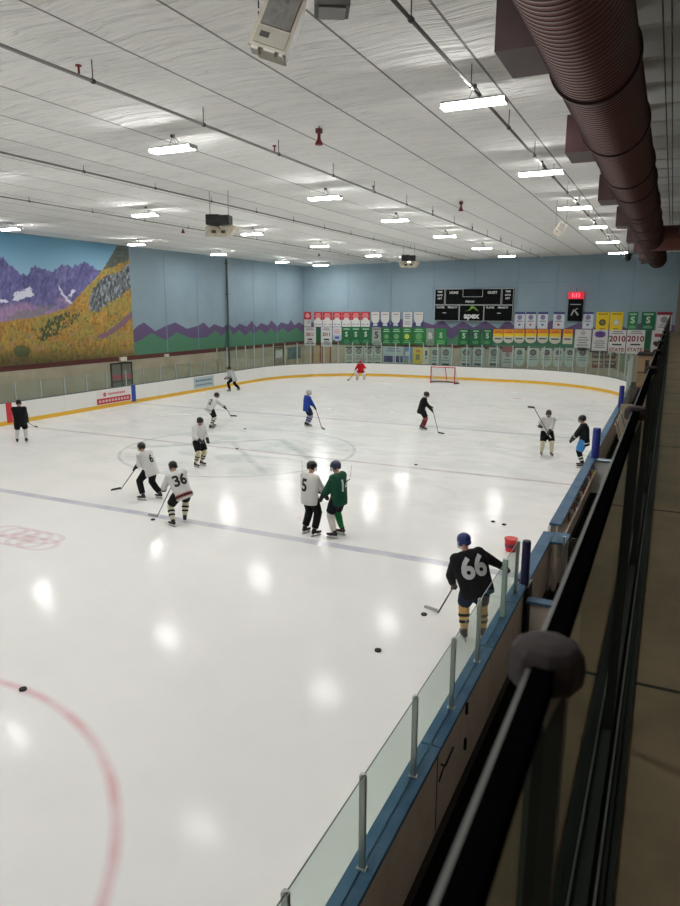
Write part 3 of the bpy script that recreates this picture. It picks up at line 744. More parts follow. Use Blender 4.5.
for (x, ysr), nm in zip(rows, names):
    vis = [y for y in ysr if at_ok(x, y)] if False else ysr
    for j, y in enumerate(ysr):
        q = np.array([x, y, 9.08])-CP; wv_ = q@FW
        vx = 340+F_PX*(q@RV)/wv_ if wv_ > 0 else -999; vy = 453-F_PX*(q@UV)/wv_ if wv_ > 0 else -999
        seen = -30 < vx < 710 and -20 < vy < 906
        num = sum(1 for yy in ysr[:j] if True)
        lab = 'twin tube ceiling light in %s' % nm
        if seen:
            idxv = [yy for yy in ysr if yy <= y and -30 < 340+F_PX*((np.array([x, yy, 9.08])-CP)@RV)/max(.1, (np.array([x, yy, 9.08])-CP)@FW) < 710 and 453-F_PX*((np.array([x, yy, 9.08])-CP)@UV)/max(.1, (np.array([x, yy, 9.08])-CP)@FW) > -20]
            lab += ', ' + ['nearest the camera', 'second from the camera', 'third from the camera', 'fourth from the camera', 'fifth from the camera', 'sixth from the camera', 'seventh from the camera'][len(idxv)-1]
        else: lab += ', behind the view, ' + ('outermost', 'second', 'innermost')[min(j, 2)]
        zz = 9.08 if x > -20 else 9.0
        if k == 0: lf.location = (x, y, zz); lf['label'] = lab
        else: dup(lf, (x, y, zz), 0, lab)
        k += 1

# ---- white heater box with bright bar at the far left
p = at(322, 263, Y=31.5)
t_ = empty('projector_box', p, label='white boxy unit with a bright lamp bar hung at the far left corner', cat='hanging unit')
b = MB(); b.box((-.7, -.25, -.18), (.7, .25, .3)); b.obj('housing', mat('housing_white', (190, 192, 190), .5), t_, bevel=.02)
b = MB(); b.box((-.72, -.2, -.24), (.45, .2, -.19)); b.obj('lamp_bar', LAMP, t_)
b = MB(); b.tube([(-.5, 0, .3), (-.5, 0, zc(p.x)-p.z)], .02, 6); b.tube([(.5, 0, .3), (.5, 0, zc(p.x)-p.z)], .02, 6); b.obj('hanger', STEEL, t_)

# ---- loudspeaker clusters: black frame box with cream horns below
CREAM = speckled('horn_cream', (208, 200, 180), (184, 174, 154), 5, .5)
def cluster(x, y, z, s, label):
    t_ = empty('loudspeaker_cluster', (x, y, z), .3, label=label, cat='loudspeaker')
    b = MB(); b.box((-.52*s, -.3*s, 0), (.08*s, .3*s, .44*s)); b.box((.06*s, -.34*s, -.02*s), (.56*s, .26*s, .40*s)); b.obj('black_cabinet', BLACK, t_, bevel=.02)
    for q, (dx, rz, w_) in enumerate(((-.24, .35, .36), (.30, -.5, .38))):
        M = Matrix.Translation((dx*s, -.05*s, -.03*s)) @ Matrix.Rotation(rz, 4, 'Z') @ Matrix.Rotation(math.radians(35), 4, 'X')
        b = MB(); sec = [(.14, .02), (.24, -.08), (w_, -.22), (w_*1.05, -.38)]
        vs = []
        for a, zq in sec: vs += [M @ Vector(v) for v in ((-a*s, -a*.7*s, zq*s), (a*s, -a*.7*s, zq*s), (a*s, a*.7*s, zq*s), (-a*s, a*.7*s, zq*s))]
        fs = [(i*4+j, i*4+(j+1) % 4, (i+1)*4+(j+1) % 4, (i+1)*4+j) for i in range(3) for j in range(4)]+[(3, 2, 1, 0)]
        fs += [(12, 13, 14, 15)]
        b.add(vs, fs); hn = b.obj('horn', CREAM, t_, bevel=.008)
        b = MB(); a = w_*.78; b.box((-a*s, -a*.62*s, -.40*s), (a*s, a*.62*s, -.385*s), 0, M); b.obj('grille', mat('grille_cream', (176, 164, 140), .6), hn)
        b = MB(); b.box((-.1*s, -w_*.78*s, -.2*s), (.1*s, -w_*.62*s, -.08*s), 0, M); b.obj('driver', mat('driver_dark', (60, 54, 46), .6), hn)
    for dx in (-.4, .45):
        b = MB(); b.tube([(dx*s, 0, .4*s), (dx*s, 0, zc(x)-z-.02)], .012, 6); b.obj('chain', STEEL, t_)
p = at(216, 224, Z=8.2); cluster(-12.52, -1.6, 8.32, .78, 'black loudspeaker cluster with cream horns hanging on the left, the larger nearer one')
cluster(-13.4, 20.2, 8.45, .82, 'black loudspeaker cluster with cream horns near the end wall, the smaller farther one')

# ---- hanging cream speaker (near) and others
GRILLE = speckled('grille_grey', (92, 90, 86), (76, 74, 70), 14, .8)
def hang_speaker(p, s, M3, label, toplen):
    t_ = empty('hanging_speaker', p, label=label, cat='loudspeaker')
    M = M3.to_4x4()
    b = MB()
    # cabinet: trapezoid, front face = -Y local, tall along Z
    fr = [(-.3, -.2, -.45), (.3, -.2, -.45), (.3, -.2, .42), (-.3, -.2, .42)]; bk_ = [(-.22, .2, -.4), (.22, .2, -.4), (.22, .2, .36), (-.22, .2, .36)]
    b.add([M @ (Vector(v)*s) for v in fr+bk_], [(0, 1, 2, 3), (7, 6, 5, 4), (1, 0, 4, 5), (2, 1, 5, 6), (3, 2, 6, 7), (0, 3, 7, 4)]); b.obj('cabinet', mat('speaker_cream', (138, 132, 118), .5), t_, bevel=.015*s)
    b = MB(); b.box((-.22*s, -.222*s, -.12*s), (.24*s, -.2*s, .38*s), 0, M); b.obj('grille', GRILLE, t_)
    b = MB(); w0 = MB()
    b.box((-.24*s, -.215*s, -.40*s), (.26*s, -.2*s, -.15*s), 0, M); hn = b.obj('horn_mouth', mat('horn_grey', (120, 116, 104), .5), t_)
    b = MB(); b.box((-.17*s, -.222*s, -.30*s), (-.03*s, -.215*s, -.22*s), 0, M); b.obj('horn_throat', mat('throat', (30, 28, 26), .7), hn)
    b = MB(); b.tube([M @ Vector((.05*s, -.224*s, .28*s)), M @ Vector((.05*s, -.215*s, .28*s))], .035*s, 12); b.obj('badge', mat('badge', (60, 58, 56), .4), t_)
    b = MB(); b.box((-.24*s, -.2*s, -.50*s), (-.12*s, -.05*s, -.45*s), 0, M); b.box((-.04*s, -.22*s, -.49*s), (.14*s, -.1*s, -.45*s), 0, M); b.box((.2*s, -.2*s, -.49*s), (.26*s, -.08*s, -.45*s), 0, M); b.obj('bracket', mat('bracket', (150, 146, 136), .5), t_)
    b = MB()
    for dx, dz in ((-.3, -.1), (.2, .42)):
        q = M @ (Vector((dx, 0, dz))*s); L_ = toplen-q.z; n_ = 14
        for i in range(n_): b.tube([q+Vector((0, 0, L_*i/n_)), q+Vector((0, 0, L_*(i+.7)/n_))], .012*s, 5)
    b.obj('chain', BLACK, t_)
p = at(280, 29, Z=8.25)
zax = (Vector(UV)*.93 + Vector(RV)*.36).normalized()
fdir = (Vector(CP)-p).normalized()*1.0
fdir = (fdir + Vector(RV)*-.45 - Vector((0, 0, .25))).normalized()
yax = -(fdir-zax*fdir.dot(zax)).normalized(); xax = yax.cross(zax)
M3 = Matrix((xax, yax, zax)).transposed()
hang_speaker(p, .68, M3, 'large cream loudspeaker hanging tilted on chains at the top of the photo', zc(p.x)-p.z)
p = at(560, 228, Z=8.55)
hang_speaker(p, .55, Matrix.Rotation(.5, 3, 'Z') @ Matrix.Rotation(.5, 3, 'Y') @ Matrix.Rotation(.35, 3, 'X'), 'small cream loudspeaker hanging tilted between the light rows near the maroon duct', zc(p.x)-p.z)
p = at(332, 4, Z=8.4)
t_ = empty('hanging_projector', p, .5, label='dark grey box unit hanging at the top edge beside the cream loudspeaker', cat='hanging unit')
b = MB(); b.box((-.17, -.17, -.07), (.17, .17, .14)); b.obj('housing', mat('unit_dark', (54, 54, 52), .5), t_, bevel=.015)
b = MB(); b.box((-.13, -.13, -.09), (.13, .13, -.068)); b.obj('lens_plate', mat('unit_grey', (110, 110, 106), .4), t_)
b = MB(); b.tube([(0, 0, .13), (0, 0, zc(p.x)-p.z)], .015, 8); b.obj('stem', BLACK, t_)
p = at(628, 256, Z=8.8)
t_ = empty('dome_camera', p, label='small black dome camera hanging in front of the end wall beside the duct', cat='camera')
b = MB(); b.ball((0, 0, -.12), (.2, .2, .2), 14); b.obj('dome', BLACK, t_, smooth=True)
b = MB(); b.tube([(0, 0, -.02), (0, 0, .15)], [.27, .22], 14); b.obj('collar', BLACK, t_)
b = MB(); b.tube([(0, 0, .1), (0, 0, zc(p.x)-p.z)], .02, 6); b.obj('stem', BLACK, t_)

# ================================================================== BANNERS
YBN = YF-.06
def wx(px, py=330): return at(px, py, Y=YBN)
def bz(py, px): return at(px, py, Y=YBN).z
def cm_(c): return mat('c_%d_%d_%d' % c, c, .75)
W_C = (206, 206, 202); NV = (58, 62, 110); RD = (178, 44, 54); GN = (26, 100, 56); YL = (228, 196, 34); OR = (224, 148, 38); DK = (52, 52, 56); MN = (130, 40, 48); PG = (170, 184, 172)
def banner(x0, x1, y0, y1, base, label, group=None, top=None, bot=None, shape='flat', marks=(), txt=(), yoff=0):
    """x0..y1 in photo pixels on the end wall plane; marks are (kind, u0, v0, u1, v1, colour)"""
    a = at(x0, (y0+y1)/2, Y=YBN); c = at(x1, (y0+y1)/2, Y=YBN); zt = bz(y0, (x0+x1)/2); zb = bz(y1, (x0+x1)/2)
    wd = c.x-a.x; h = zt-zb; t_ = empty('banner', ((a.x+c.x)/2, YBN-yoff, zb), label=label, cat='banner', group=group)
    w2 = wd/2-.015
    if shape == 'round':
        pts = [(-w2, h)]+[(-w2*math.cos(PI*i/12), h*.30-h*.30*math.sin(PI*i/12)) for i in range(13)]+[(w2, h)]
    elif shape == 'point':
        pts = [(-w2, h), (-w2, h*.12), (0, 0), (w2, h*.12), (w2, h)]
    else: pts = [(-w2, h), (-w2, 0), (w2, 0), (w2, h)]
    n = len(pts); b = MB()
    b.add([(p[0], -.012, p[1]) for p in pts]+[(p[0], .012, p[1]) for p in pts], [tuple(range(n))]+[tuple(range(2*n-1, n-1, -1))]+[(i, i+n, (i+1) % n+n, (i+1) % n) for i in range(n)])
    b.obj('cloth', cm_(base), t_)
    def rect(name, u0, v0, u1, v1, col, d=.016):
        b = MB(); b.box((-w2+u0*2*w2, -d, h*(1-v1)), (-w2+u1*2*w2, -.012, h*(1-v0))); return b.obj(name, cm_(col), t_)
    if top: rect('top_band', 0, 0, 1, top[1], top[0])
    if bot:
        rect('lower_band', 0, bot[1], 1, bot[2] if len(bot) > 2 else 1, bot[0])
    for qi, q in enumerate(marks):
        if q[0] == 'r': rect('printed_bar', *q[1:])
        elif q[0] == 'c':
            _, u, v, r, col = q; cc_ = Vector((-w2+u*2*w2, -.012, h*(1-v))); b = MB(); b.tube([cc_, cc_+Vector((0, -.008-.003*qi, 0))], r*wd, 16); b.obj('emblem', cm_(col), t_)
        elif q[0] == 'lines':
            _, v0, v1, k, col = q; b = MB()
            for i in range(k):
                v = v0+(v1-v0)*(i+.3)/k; hw = w2*(.72 if i % 2 else .55); zz = h*(1-v)
                b.box((-hw, -.018, zz-h*(v1-v0)/k*.25), (hw, -.012, zz+h*(v1-v0)/k*.25))
            b.obj('printed_lines', cm_(col), t_)
    for s_, u, v, sz, col in txt:
        text('lettering', s_, sz, cm_(col), t_, Matrix.Translation((-w2+u*2*w2, -.018, h*(1-v))) @ Matrix.Rotation(PI/2, 4, 'X'), .002, sz*.03)
    b = MB(); b.tube([(-w2, 0, h), (w2, 0, h)], .012, 6); b.obj('rod', cm_((90, 90, 92)), t_)
    return t_
ordn = ['first', 'second', 'third', 'fourth', 'fifth', 'sixth', 'seventh', 'eighth', 'ninth', 'tenth', 'eleventh', 'twelfth']
# top row, red and white group at the left
banner(304, 311.3, 312, 326.5, RD, 'small red and white banner, leftmost of the top row on the end wall', bot=(W_C, .52), marks=(('c', .5, .25, .28, (214, 150, 150)), ('r', .5, .6, .85, .8, DK)))
for i, (a, c) in enumerate(((314, 322.4), (322.6, 332.3), (332.7, 341.6), (342, 351), (351.3, 360.5), (360.8, 370))):
    banner(a, c, 312, 326.7, RD, 'red and white banner in the top row, %s from the left of six' % ordn[i], 'red topped banners in the top row', bot=(W_C, .55), marks=(('lines', .1, .5, 3, (222, 150, 150)), ('c', .5, .62, .34, W_C), ('lines', .68, .92, 2, (120, 122, 140))))
for i, (a, c) in enumerate(((371, 379.8), (380.5, 389.8), (391, 400.6), (403, 412.2), (413.5, 423.7))):
    g = i == 3
    banner(a, c, 312, 327, W_C if g else NV, 'white%s banner in the top row, %s of five beside the red ones' % ('' if g else ' and navy', ordn[i]), 'white and navy banners in the top row',
           marks=((('lines', .12, .5, 3, (120, 128, 160)), ('lines', .6, .9, 3, (150, 152, 160))) if g else (('r', .03, 0, .97, .5, W_C), ('c', .5, .48, .44, W_C), ('lines', .12, .5, 3, (176, 120, 112)), ('r', .25, .78, .75, .93, (196, 196, 206)))))
for i, (a, c) in enumerate(((514.5, 524.8), (525.5, 536), (537.5, 548), (553, 564.6), (582.5, 593.5))):
    banner(a, c, 312, 328.7, (204, 206, 210), 'white banner with navy top in the top row, %s of five right of the scoreboard' % ordn[i], 'navy topped white banners right of the scoreboard',
           top=((62, 74, 124), .13), marks=(('c', .5, .32, .24, (128, 118, 156)), ('r', .2, .52, .8, .58, (120, 124, 160)), ('c', .5, .76, .12, ((190, 90, 90) if i % 2 else (90, 110, 150)))))
for i, (a, c) in enumerate(((596, 609.2), (609.8, 623))):
    banner(a, c, 312, 330, YL, 'yellow square banner in the top row, %s' % ('left one, dark round emblem' if i == 0 else 'right one, white round emblem'), 'yellow banners in the top row',
           marks=(('r', .12, .08, .88, .15, (150, 130, 40)), ('c', .5, .58, .26, (70, 70, 50) if i == 0 else (190, 180, 150)), ('c', .5, .58, .16, (120, 120, 70) if i == 0 else W_C), ('r', .3, .9, .7, .96, (150, 130, 40))))
for i, (a, c) in enumerate(((627.3, 638), (641, 655.3))):
    banner(a, c, 312, 330, (44, 124, 70) if i == 0 else (20, 102, 62), 'green banner with white figure in the top row, %s one' % ('narrower left' if i == 0 else 'wider right'), 'green banners in the top row', txt=(('S', .5, .46, .66, W_C),), marks=(('r', .15, .08, .85, .17, (150, 190, 160)), ('lines', .76, .94, 2, (130, 180, 140))))
banner(656.3, 672, 312, 330.5, (200, 200, 196), 'white banner with dark red top at the right end of the top row', top=((130, 30, 46), .16), marks=(('c', .5, .42, .24, (130, 128, 130)), ('lines', .66, .9, 2, (120, 120, 124))))
# second row
banner(304.2, 316, 327, 345.6, W_C, 'white banner reading 2011, left one in the middle row at the far left', marks=(('lines', .03, .2, 2, (130, 130, 132)), ('r', .3, .62, .7, .7, DK), ('lines', .76, .96, 2, (110, 110, 112))), txt=(('2011', .5, .4, .42, MN),))
banner(316.6, 320.4, 327.2, 343, (30, 92, 60), 'narrow plain green banner between the two white 2011 banners')
banner(321, 332.2, 327, 346.5, W_C, 'white banner reading 2011, right one in the middle row at the far left', marks=(('lines', .03, .2, 2, (130, 130, 132)), ('r', .25, .6, .75, .68, DK), ('lines', .74, .94, 2, (110, 110, 112))), txt=(('2011', .5, .38, .42, MN),))
banner(332.6, 341.7, 327, 341.3, (176, 186, 212), 'pale blue and white crest banner right of the 2011 banners', shape='point', marks=(('r', .03, .03, .97, .55, W_C), ('lines', .15, .5, 3, (190, 130, 140)), ('r', .25, .66, .75, .82, (80, 90, 150))))
gr = [(342, 351), (351.2, 360.6), (360.9, 370.6)]
for i, (a, c) in enumerate(gr):
    banner(a, c, 327, 344.7, GN, 'dark green banner in the middle row, %s of three left of the grey one' % ordn[i], 'dark green banners left of the grey one', txt=(('S', .5, .42, .6, (190, 204, 192)),), marks=(('r', .15, .08, .85, .15, (150, 190, 160)), ('lines', .72, .95, 3, (70, 150, 100))))
banner(372, 381.2, 327.3, 345, (150, 160, 152), 'grey banner with a dark figure 5 among the green ones', txt=(('5', .5, .45, .8, DK),), marks=(('r', .1, .06, .9, .14, (110, 116, 112)), ('lines', .78, .95, 2, (110, 130, 116))))
for i, (a, c) in enumerate(((382, 390.9), (391.2, 401.6), (402, 411.9), (412.4, 425.3))):
    banner(a, c, 327.5, 344.8, (36, 108, 60) if i < 2 else (46, 126, 62), 'green leaf patterned banner, %s of four right of the grey middle row one' % ordn[i], 'leaf patterned green banners', marks=(('lines', .08, .3, 2, (150, 196, 160)), ('c', .5, .52, .25, (100, 160, 100) if i != 2 else (196, 206, 90)), ('lines', .74, .94, 2, (110, 176, 124))))
banner(426, 434.3, 328.3, 345.4, (128, 150, 132), 'grey green banner with a pale figure left of the scoreboard', txt=(('B', .5, .45, .7, W_C),), marks=(('lines', .75, .93, 2, (96, 120, 104)),))
banner(435.2, 446.6, 328.6, 345.3, (44, 128, 66), 'bright green banner hanging under the left end of the scoreboard', txt=(('S', .5, .42, .6, (190, 204, 192)),), marks=(('lines', .7, .94, 3, (120, 190, 130)),))
for i, (a, c) in enumerate(((458.2, 469.4), (471, 480.6), (482.4, 492.4))):
    banner(a, c, 329.2, 345.3, (26, 100, 56), 'green banner with white figure under the scoreboard, %s of three' % ordn[i], 'green banners under the scoreboard', txt=(('S', .5, .42, .6, (190, 204, 192)),), marks=(('r', .18, .08, .82, .15, (150, 190, 160)), ('lines', .72, .95, 3, (90, 160, 110))))
for i, (a, c) in enumerate(((493, 503.2), (503.5, 513.8), (514.1, 524.7), (525.3, 536.5), (537.4, 548.3), (549.3, 561), (562.8, 572.8))):
    banner(a, c, 329.2, 343.3 if i < 5 else 344, (206, 204, 190), 'orange, yellow and white rounded banner in the middle row, %s of seven' % ordn[i], 'orange and yellow striped banners', shape='round' if i < 6 else 'flat',
           top=((226, 142, 42), .3), marks=(('r', 0, .3, 1, .52, (236, 202, 44)), ('lines', .1, .3, 2, (196, 96, 40)), ('r', .15, .62, .85, .72, (90, 96, 84))))
banner(574.4, 591, 329.5, 351, W_C, 'large plain white banner with grey lettering lines right of the orange ones', marks=(('c', .5, .16, .16, (180, 172, 180)), ('lines', .34, .92, 5, (140, 142, 146))))
banner(592, 607.7, 329.6, 351, W_C, 'large white banner with purple oval emblem beside the 2010 banners', marks=(('c', .35, .22, .2, (112, 84, 150)), ('c', .65, .22, .2, (112, 84, 150)), ('c', .5, .22, .22, (92, 66, 136)), ('lines', .5, .9, 4, (140, 142, 146))))
for i, (a, c) in enumerate(((608.3, 625.8), (626.3, 644.6))):
    banner(a, c, 330, 354.3, (214, 212, 208), 'large white banner reading 2010 STATE in dark red, %s one' % ('left' if i == 0 else 'right'), 'white 2010 banners',
           marks=(('lines', .04, .2, 2, (140, 130, 140)), ('r', .22, .57, .78, .63, DK)), txt=(('2010', .5, .37, .6, MN), ('STATE', .5, .82, .38, (150, 66, 72))))
banner(645, 650, 330.5, 349, (26, 98, 58), 'narrow dark green banner right of the 2010 banners')
banner(651, 666, 330.5, 352, (198, 196, 192), 'white banner with red and black marks at the right end of the middle row', marks=(('r', .2, .14, .85, .3, (150, 60, 66)), ('c', .3, .6, .16, DK), ('r', .3, .6, .8, .75, DK)))
# bottom row behind the glass
low = [(344.7, 353.8), (354.3, 363.2), (364, 373.2), (374, 382.2)]
for i, (a, c) in enumerate(low):
    banner(a, c, 346, 364, PG, 'pale banner with dark seal behind the end glass, %s of four behind the goalie' % ordn[i], 'pale banners behind the goalie', marks=(('r', .1, .03, .9, .12, DK), ('c', .5, .28, .3, (96, 104, 104)), ('c', .5, .28, .2, (150, 140, 136)), ('lines', .55, .8, 2, (130, 142, 136)), ('r', .2, .9, .8, .98, (40, 48, 52))))
banner(383, 403.8, 346.5, 363.5, (164, 182, 184), 'wide pale banner with dark blue blocks at the bottom behind the end glass', marks=(('lines', .08, .35, 2, (120, 124, 140)), ('r', .05, .55, .48, .92, (48, 62, 104)), ('r', .56, .55, .8, .92, (56, 70, 112)), ('r', .84, .55, .97, .92, (56, 70, 112))))
banner(404.5, 412.2, 347, 362, (98, 140, 186), 'sky blue picture banner left of the yellow one behind the end glass', marks=(('r', .1, .3, .6, .6, (176, 196, 206)), ('r', 0, .8, 1, 1, (120, 150, 140))))
banner(413, 422.6, 347.3, 364, (206, 184, 70), 'yellow banner with dark centre in the bottom row behind the end glass', marks=(('r', .3, .15, .75, .3, (170, 120, 40)), ('r', .3, .42, .7, .75, (130, 124, 80))))
banner(423.3, 429.6, 347.3, 364, (190, 198, 178), 'narrow pale banner with small dark marks right of the yellow one', marks=(('r', .3, .2, .6, .5, DK), ('r', .3, .6, .6, .7, (120, 120, 110))))
for i, (a, c) in enumerate(((430.5, 439.5), (440.7, 451), (460.6, 471.4), (472.4, 484.3), (488.2, 500))):
    banner(a, c, 347.3, 366, (160, 178, 170), 'pale grey green banner with dark seal in the bottom row, %s from the goal' % ordn[i], 'grey green banners behind the goal', marks=(('c', .5, .28, .3, (84, 90, 92)), ('c', .5, .28, .18, (130, 120, 120)), ('lines', .52, .8, 2, (122, 138, 132)), ('r', .15, .86, .85, .97, (40, 48, 60))))
banner(501.8, 513.2, 346.5, 367, (168, 176, 166), 'pale banner with dull red top in the bottom row right of the goal', top=((140, 78, 80), .28), marks=(('c', .5, .4, .22, (150, 120, 116)), ('lines', .6, .85, 2, (120, 130, 124))))
for i, (a, c) in enumerate(((514.2, 524.6), (526.5, 539.3), (540.4, 552.2), (553, 563.3), (564.2, 575), (576, 589))):
    banner(a, c, 348, 366.5+i*.2, (176, 192, 182), 'pale rounded banner with dark seal, %s of six under the orange ones' % ordn[i], 'rounded pale banners under the orange ones', shape='round', marks=(('c', .5, .24, .26, (78, 80, 84)), ('c', .5, .24, .15, (130, 110, 110)), ('lines', .45, .7, 2, (126, 142, 134))))
for i, (a, c, y0, y1) in enumerate(((592, 603.5, 352.5, 358.5), (604.5, 616, 352.5, 358.5), (592, 603.5, 361, 368), (604.5, 616, 361, 368))):
    banner(a, c, y0, y1, (118, 78, 66) if i % 3 else (96, 80, 76), 'small brown red picture panel under the large white banners, %s %s' % ('upper' if i < 2 else 'lower', 'left' if i % 2 == 0 else 'right'), 'small brown picture panels', marks=(('r', .1, .2, .9, .5, (150, 140, 130)),))
banner(618, 634.5, 353.5, 372, (150, 156, 132), 'pale olive stand-in for the end glass reflection between the picture panels and the tan booth', marks=(('r', .3, 0, .33, 1, (130, 136, 114)), ('r', .62, 0, .65, 1, (130, 136, 114))))  # reflection in the end glass, put in as a coloured panel
# teal poster on the left wall end
t_ = empty('poster', (XL+.02, 0, 0), label='dark teal landscape poster behind glass near the far left corner', cat='poster')
y0 = at(287.5, 357, X=XL).y; y1 = at(300, 357, X=XL).y
b = MB(); b.box((0, y0, .95), (.03, y1, 1.95)); b.obj('print', speckled('poster_teal', (88, 122, 124), (58, 88, 96), 2.5, .6), t_)
b = MB()
for (a, c, d_, e_) in ((y0-.05, y0, .9, 2.0), (y1, y1+.05, .9, 2.0), (y0, y1, .9, .95), (y0, y1, 1.95, 2.0)): b.box((0, a, d_), (.04, c, e_))
b.obj('frame', mat('poster_frame', (120, 130, 126), .5), t_)

# ---- scoreboard
a = at(435, 305, Y=YF-.2); c = at(513.3, 305, Y=YF-.2); zt = at(474, 288.8, Y=YF-.2).z; zb = at(474, 321, Y=YF-.2).z
wd = c.x-a.x; h = zt-zb
sb = empty('scoreboard', ((a.x+c.x)/2, YF-.2, zb), label='wide black scoreboard with apex logo and white outlines on the end wall', cat='scoreboard')
SBK = mat('score_black', (12, 13, 15), .6, 0, .08); SWH = mat('score_white', (200, 204, 204), .5)
b = MB(); b.box((-wd/2, -.1, 0), (wd/2, .19, h)); b.obj('housing', SBK, sb)
b = MB()
def ol(u0, v0, u1, v1, th=.028):
    x0, x1 = -wd/2+u0*wd, -wd/2+u1*wd; z0, z1 = h*(1-v1), h*(1-v0)
    b.box((x0, -.115, z0), (x1, -.1, z0+th)); b.box((x0, -.115, z1-th), (x1, -.1, z1)); b.box((x0, -.115, z0), (x0+th, -.1, z1)); b.box((x1-th, -.115, z0), (x1, -.1, z1))
for r_ in ((0, 0, .13, .495), (.14, 0, .85, .495), (.86, 0, 1, .495), (0, .505, .325, 1), (.33, .505, .64, 1), (.645, .505, 1, 1), (.365, 0, .62, .25)): ol(*r_)
b.obj('outline', SWH, sb)
def sbt(s_, u, v, sz, m=SWH, nm='lettering', par=None): return text(nm, s_, sz, m, par or sb, Matrix.Translation((-wd/2+u*wd, -.108, h*(1-v))) @ Matrix.Rotation(PI/2, 4, 'X'), .006, sz*.04)
sbt('HOME', .25, .12, .27); sbt('GUEST', .74, .12, .27); sbt('PERIOD', .46, .40, .22)
for u in (.065, .93): sbt('TIME', u, .09, .2); sbt('OUTS', u, .2, .18); sbt('LEFT', u, .3, .18)
for u in (.08, .72): sbt('PLAYER', u, .58, .2)
for u in (.24, .88): sbt('PENALTY', u, .58, .2)
lg = sbt('apex', .487, .84, .66, mat('logo_white', (214, 218, 218), .5), 'logo_lettering')
b = MB(); q = Vector((-wd/2+.487*wd, -.112, h*.30))
def tri(p, m_=0): n = len(p); b.add([(q.x+x_, -.118, q.z+z_-.0) for x_, z_ in p]+[(q.x+x_, -.102, q.z+z_) for x_, z_ in p], [tuple(range(n)), tuple(range(2*n-1, n-1, -1))]+[(i, i+n, (i+1) % n+n, (i+1) % n) for i in range(n)], m_)
K_ = .8
tri([(-.62, .02), (-.25, .1), (0, .5), (.3, .32), (.12, .24), (.02, .22), (-.1, .12), (-.2, .06)]); tri([(.3, .32), (.62, .02), (.35, .12), (.2, .2)])
tri([(.38, .2), (.62, .02), (.45, .05), (.3, .12)], 1)
b.obj('logo_peak', [mat('logo_green', (112, 168, 44), .5), mat('logo_grey', (120, 124, 122), .5)], sb)
b = MB(); b.box((-.42*wd+.2, -.11, h*.24), (-.42*wd+.5, -.1, h*.26)); b.box((wd*.31, -.11, h*.24), (wd*.31+.3, -.1, h*.26)); b.obj('clock_dashes', SWH, sb)
# ---- shot clock / sign
a = at(568.3, 306, Y=YF-.25); c = at(582.6, 306, Y=YF-.25); zt = at(575, 292, Y=YF-.25).z; zb = at(575, 321, Y=YF-.25).z; wd = c.x-a.x; h = zt-zb
sc_ = empty('game_clock', ((a.x+c.x)/2, YF-.25, zb), label='tall black panel with lit red digits at its top on the end wall', cat='clock')
b = MB(); b.box((-wd/2, -.05, 0), (wd/2, .24, h*.8)); b.obj('panel', SBK, sc_)
b = MB(); b.box((-wd/2-.05, -.12, h*.76), (wd/2+.05, .2, h)); b.obj('display_housing', mat('clock_red', (140, 20, 36), .4, 0, .5, (255, 30, 60), .5), sc_)
LED = mat('led_red', (255, 70, 80), .4, 0, .5, (255, 70, 90), 4)
text('digits', '10:52' if 0 else '1:11', .4, LED, sc_, Matrix.Translation((0, -.125, h*.88)) @ Matrix.Rotation(PI/2, 4, 'X'), .004, .012)
b = MB(); b.box((-.4, -.06, h*.56), (.4, -.05, h*.585)); b.tube([(-.25, -.056, h*.2), (-.1, -.056, h*.38), (.1, -.056, h*.3), (.25, -.056, h*.2)], .07, 6); b.tube([(-.1, -.056, h*.35), (.2, -.056, h*.44)], .04, 6)
b.obj('panel_mark', mat('mark_pale', (170, 174, 168), .6), sc_)
b = MB(); b.tube([(0, .1, h), (0, .1, h+.35)], .02, 6); b.obj('cable', BLACK, sc_)

# ================================================================== GOAL
gl = empty('hockey_goal', (-12.98, 27.1, 0), label='red framed hockey goal with white net before the far boards', cat='goal')
GR = mat('goal_red', (176, 38, 42), .4)
b = MB(); b.tube([(-.915, 0, 0), (-.915, 0, 1.22)], .04, 10); b.tube([(.915, 0, 0), (.915, 0, 1.22)], .04, 10); b.tube([(-.955, 0, 1.22), (.955, 0, 1.22)], .04, 10); b.obj('goal_frame', GR, gl)
b = MB(); pts = [(-.915, 0, .05), (-1.1, .5, .05), (-.8, 1.0, .05), (0, 1.12, .05), (.8, 1.0, .05), (1.1, .5, .05), (.915, 0, .05)]; b.tube(pts, .05, 8); b.obj('base_frame', mat('goal_base', (120, 90, 84), .6), gl)
b = MB(); b.tube([(-.9, 0, 1.22), (-.8, .5, 1.18), (0, .6, 1.18), (.8, .5, 1.18), (.9, 0, 1.22)], .02, 6); b.tube([(0, .6, 1.18), (0, 1.12, .05)], .03, 6); b.obj('back_support', GR, gl)
b = MB(); topp = [(-.9, 0, 1.2), (-.8, .5, 1.17), (0, .6, 1.17), (.8, .5, 1.17), (.9, 0, 1.2)]; botp = [(-.93, 0, .06), (-1.02, .7, .06), (0, 1.1, .06), (1.02, .7, .06), (.93, 0, .06)]
def lerp(P, t_):
    t_ = t_*(len(P)-1); i = min(int(t_), len(P)-2); f = t_-i; return Vector(P[i])*(1-f)+Vector(P[i+1])*f
for i in range(29): u = i/28; b.tube([lerp(topp, u), lerp(botp, u)], .006, 4, cap=False)
for j in range(1, 12):
    v = j/12; b.tube([lerp(topp, i/12)*(1-v)+lerp(botp, i/12)*v for i in range(13)], .006, 4, cap=False)
b.obj('net', mat('net_white', (200, 196, 192), .8), gl)

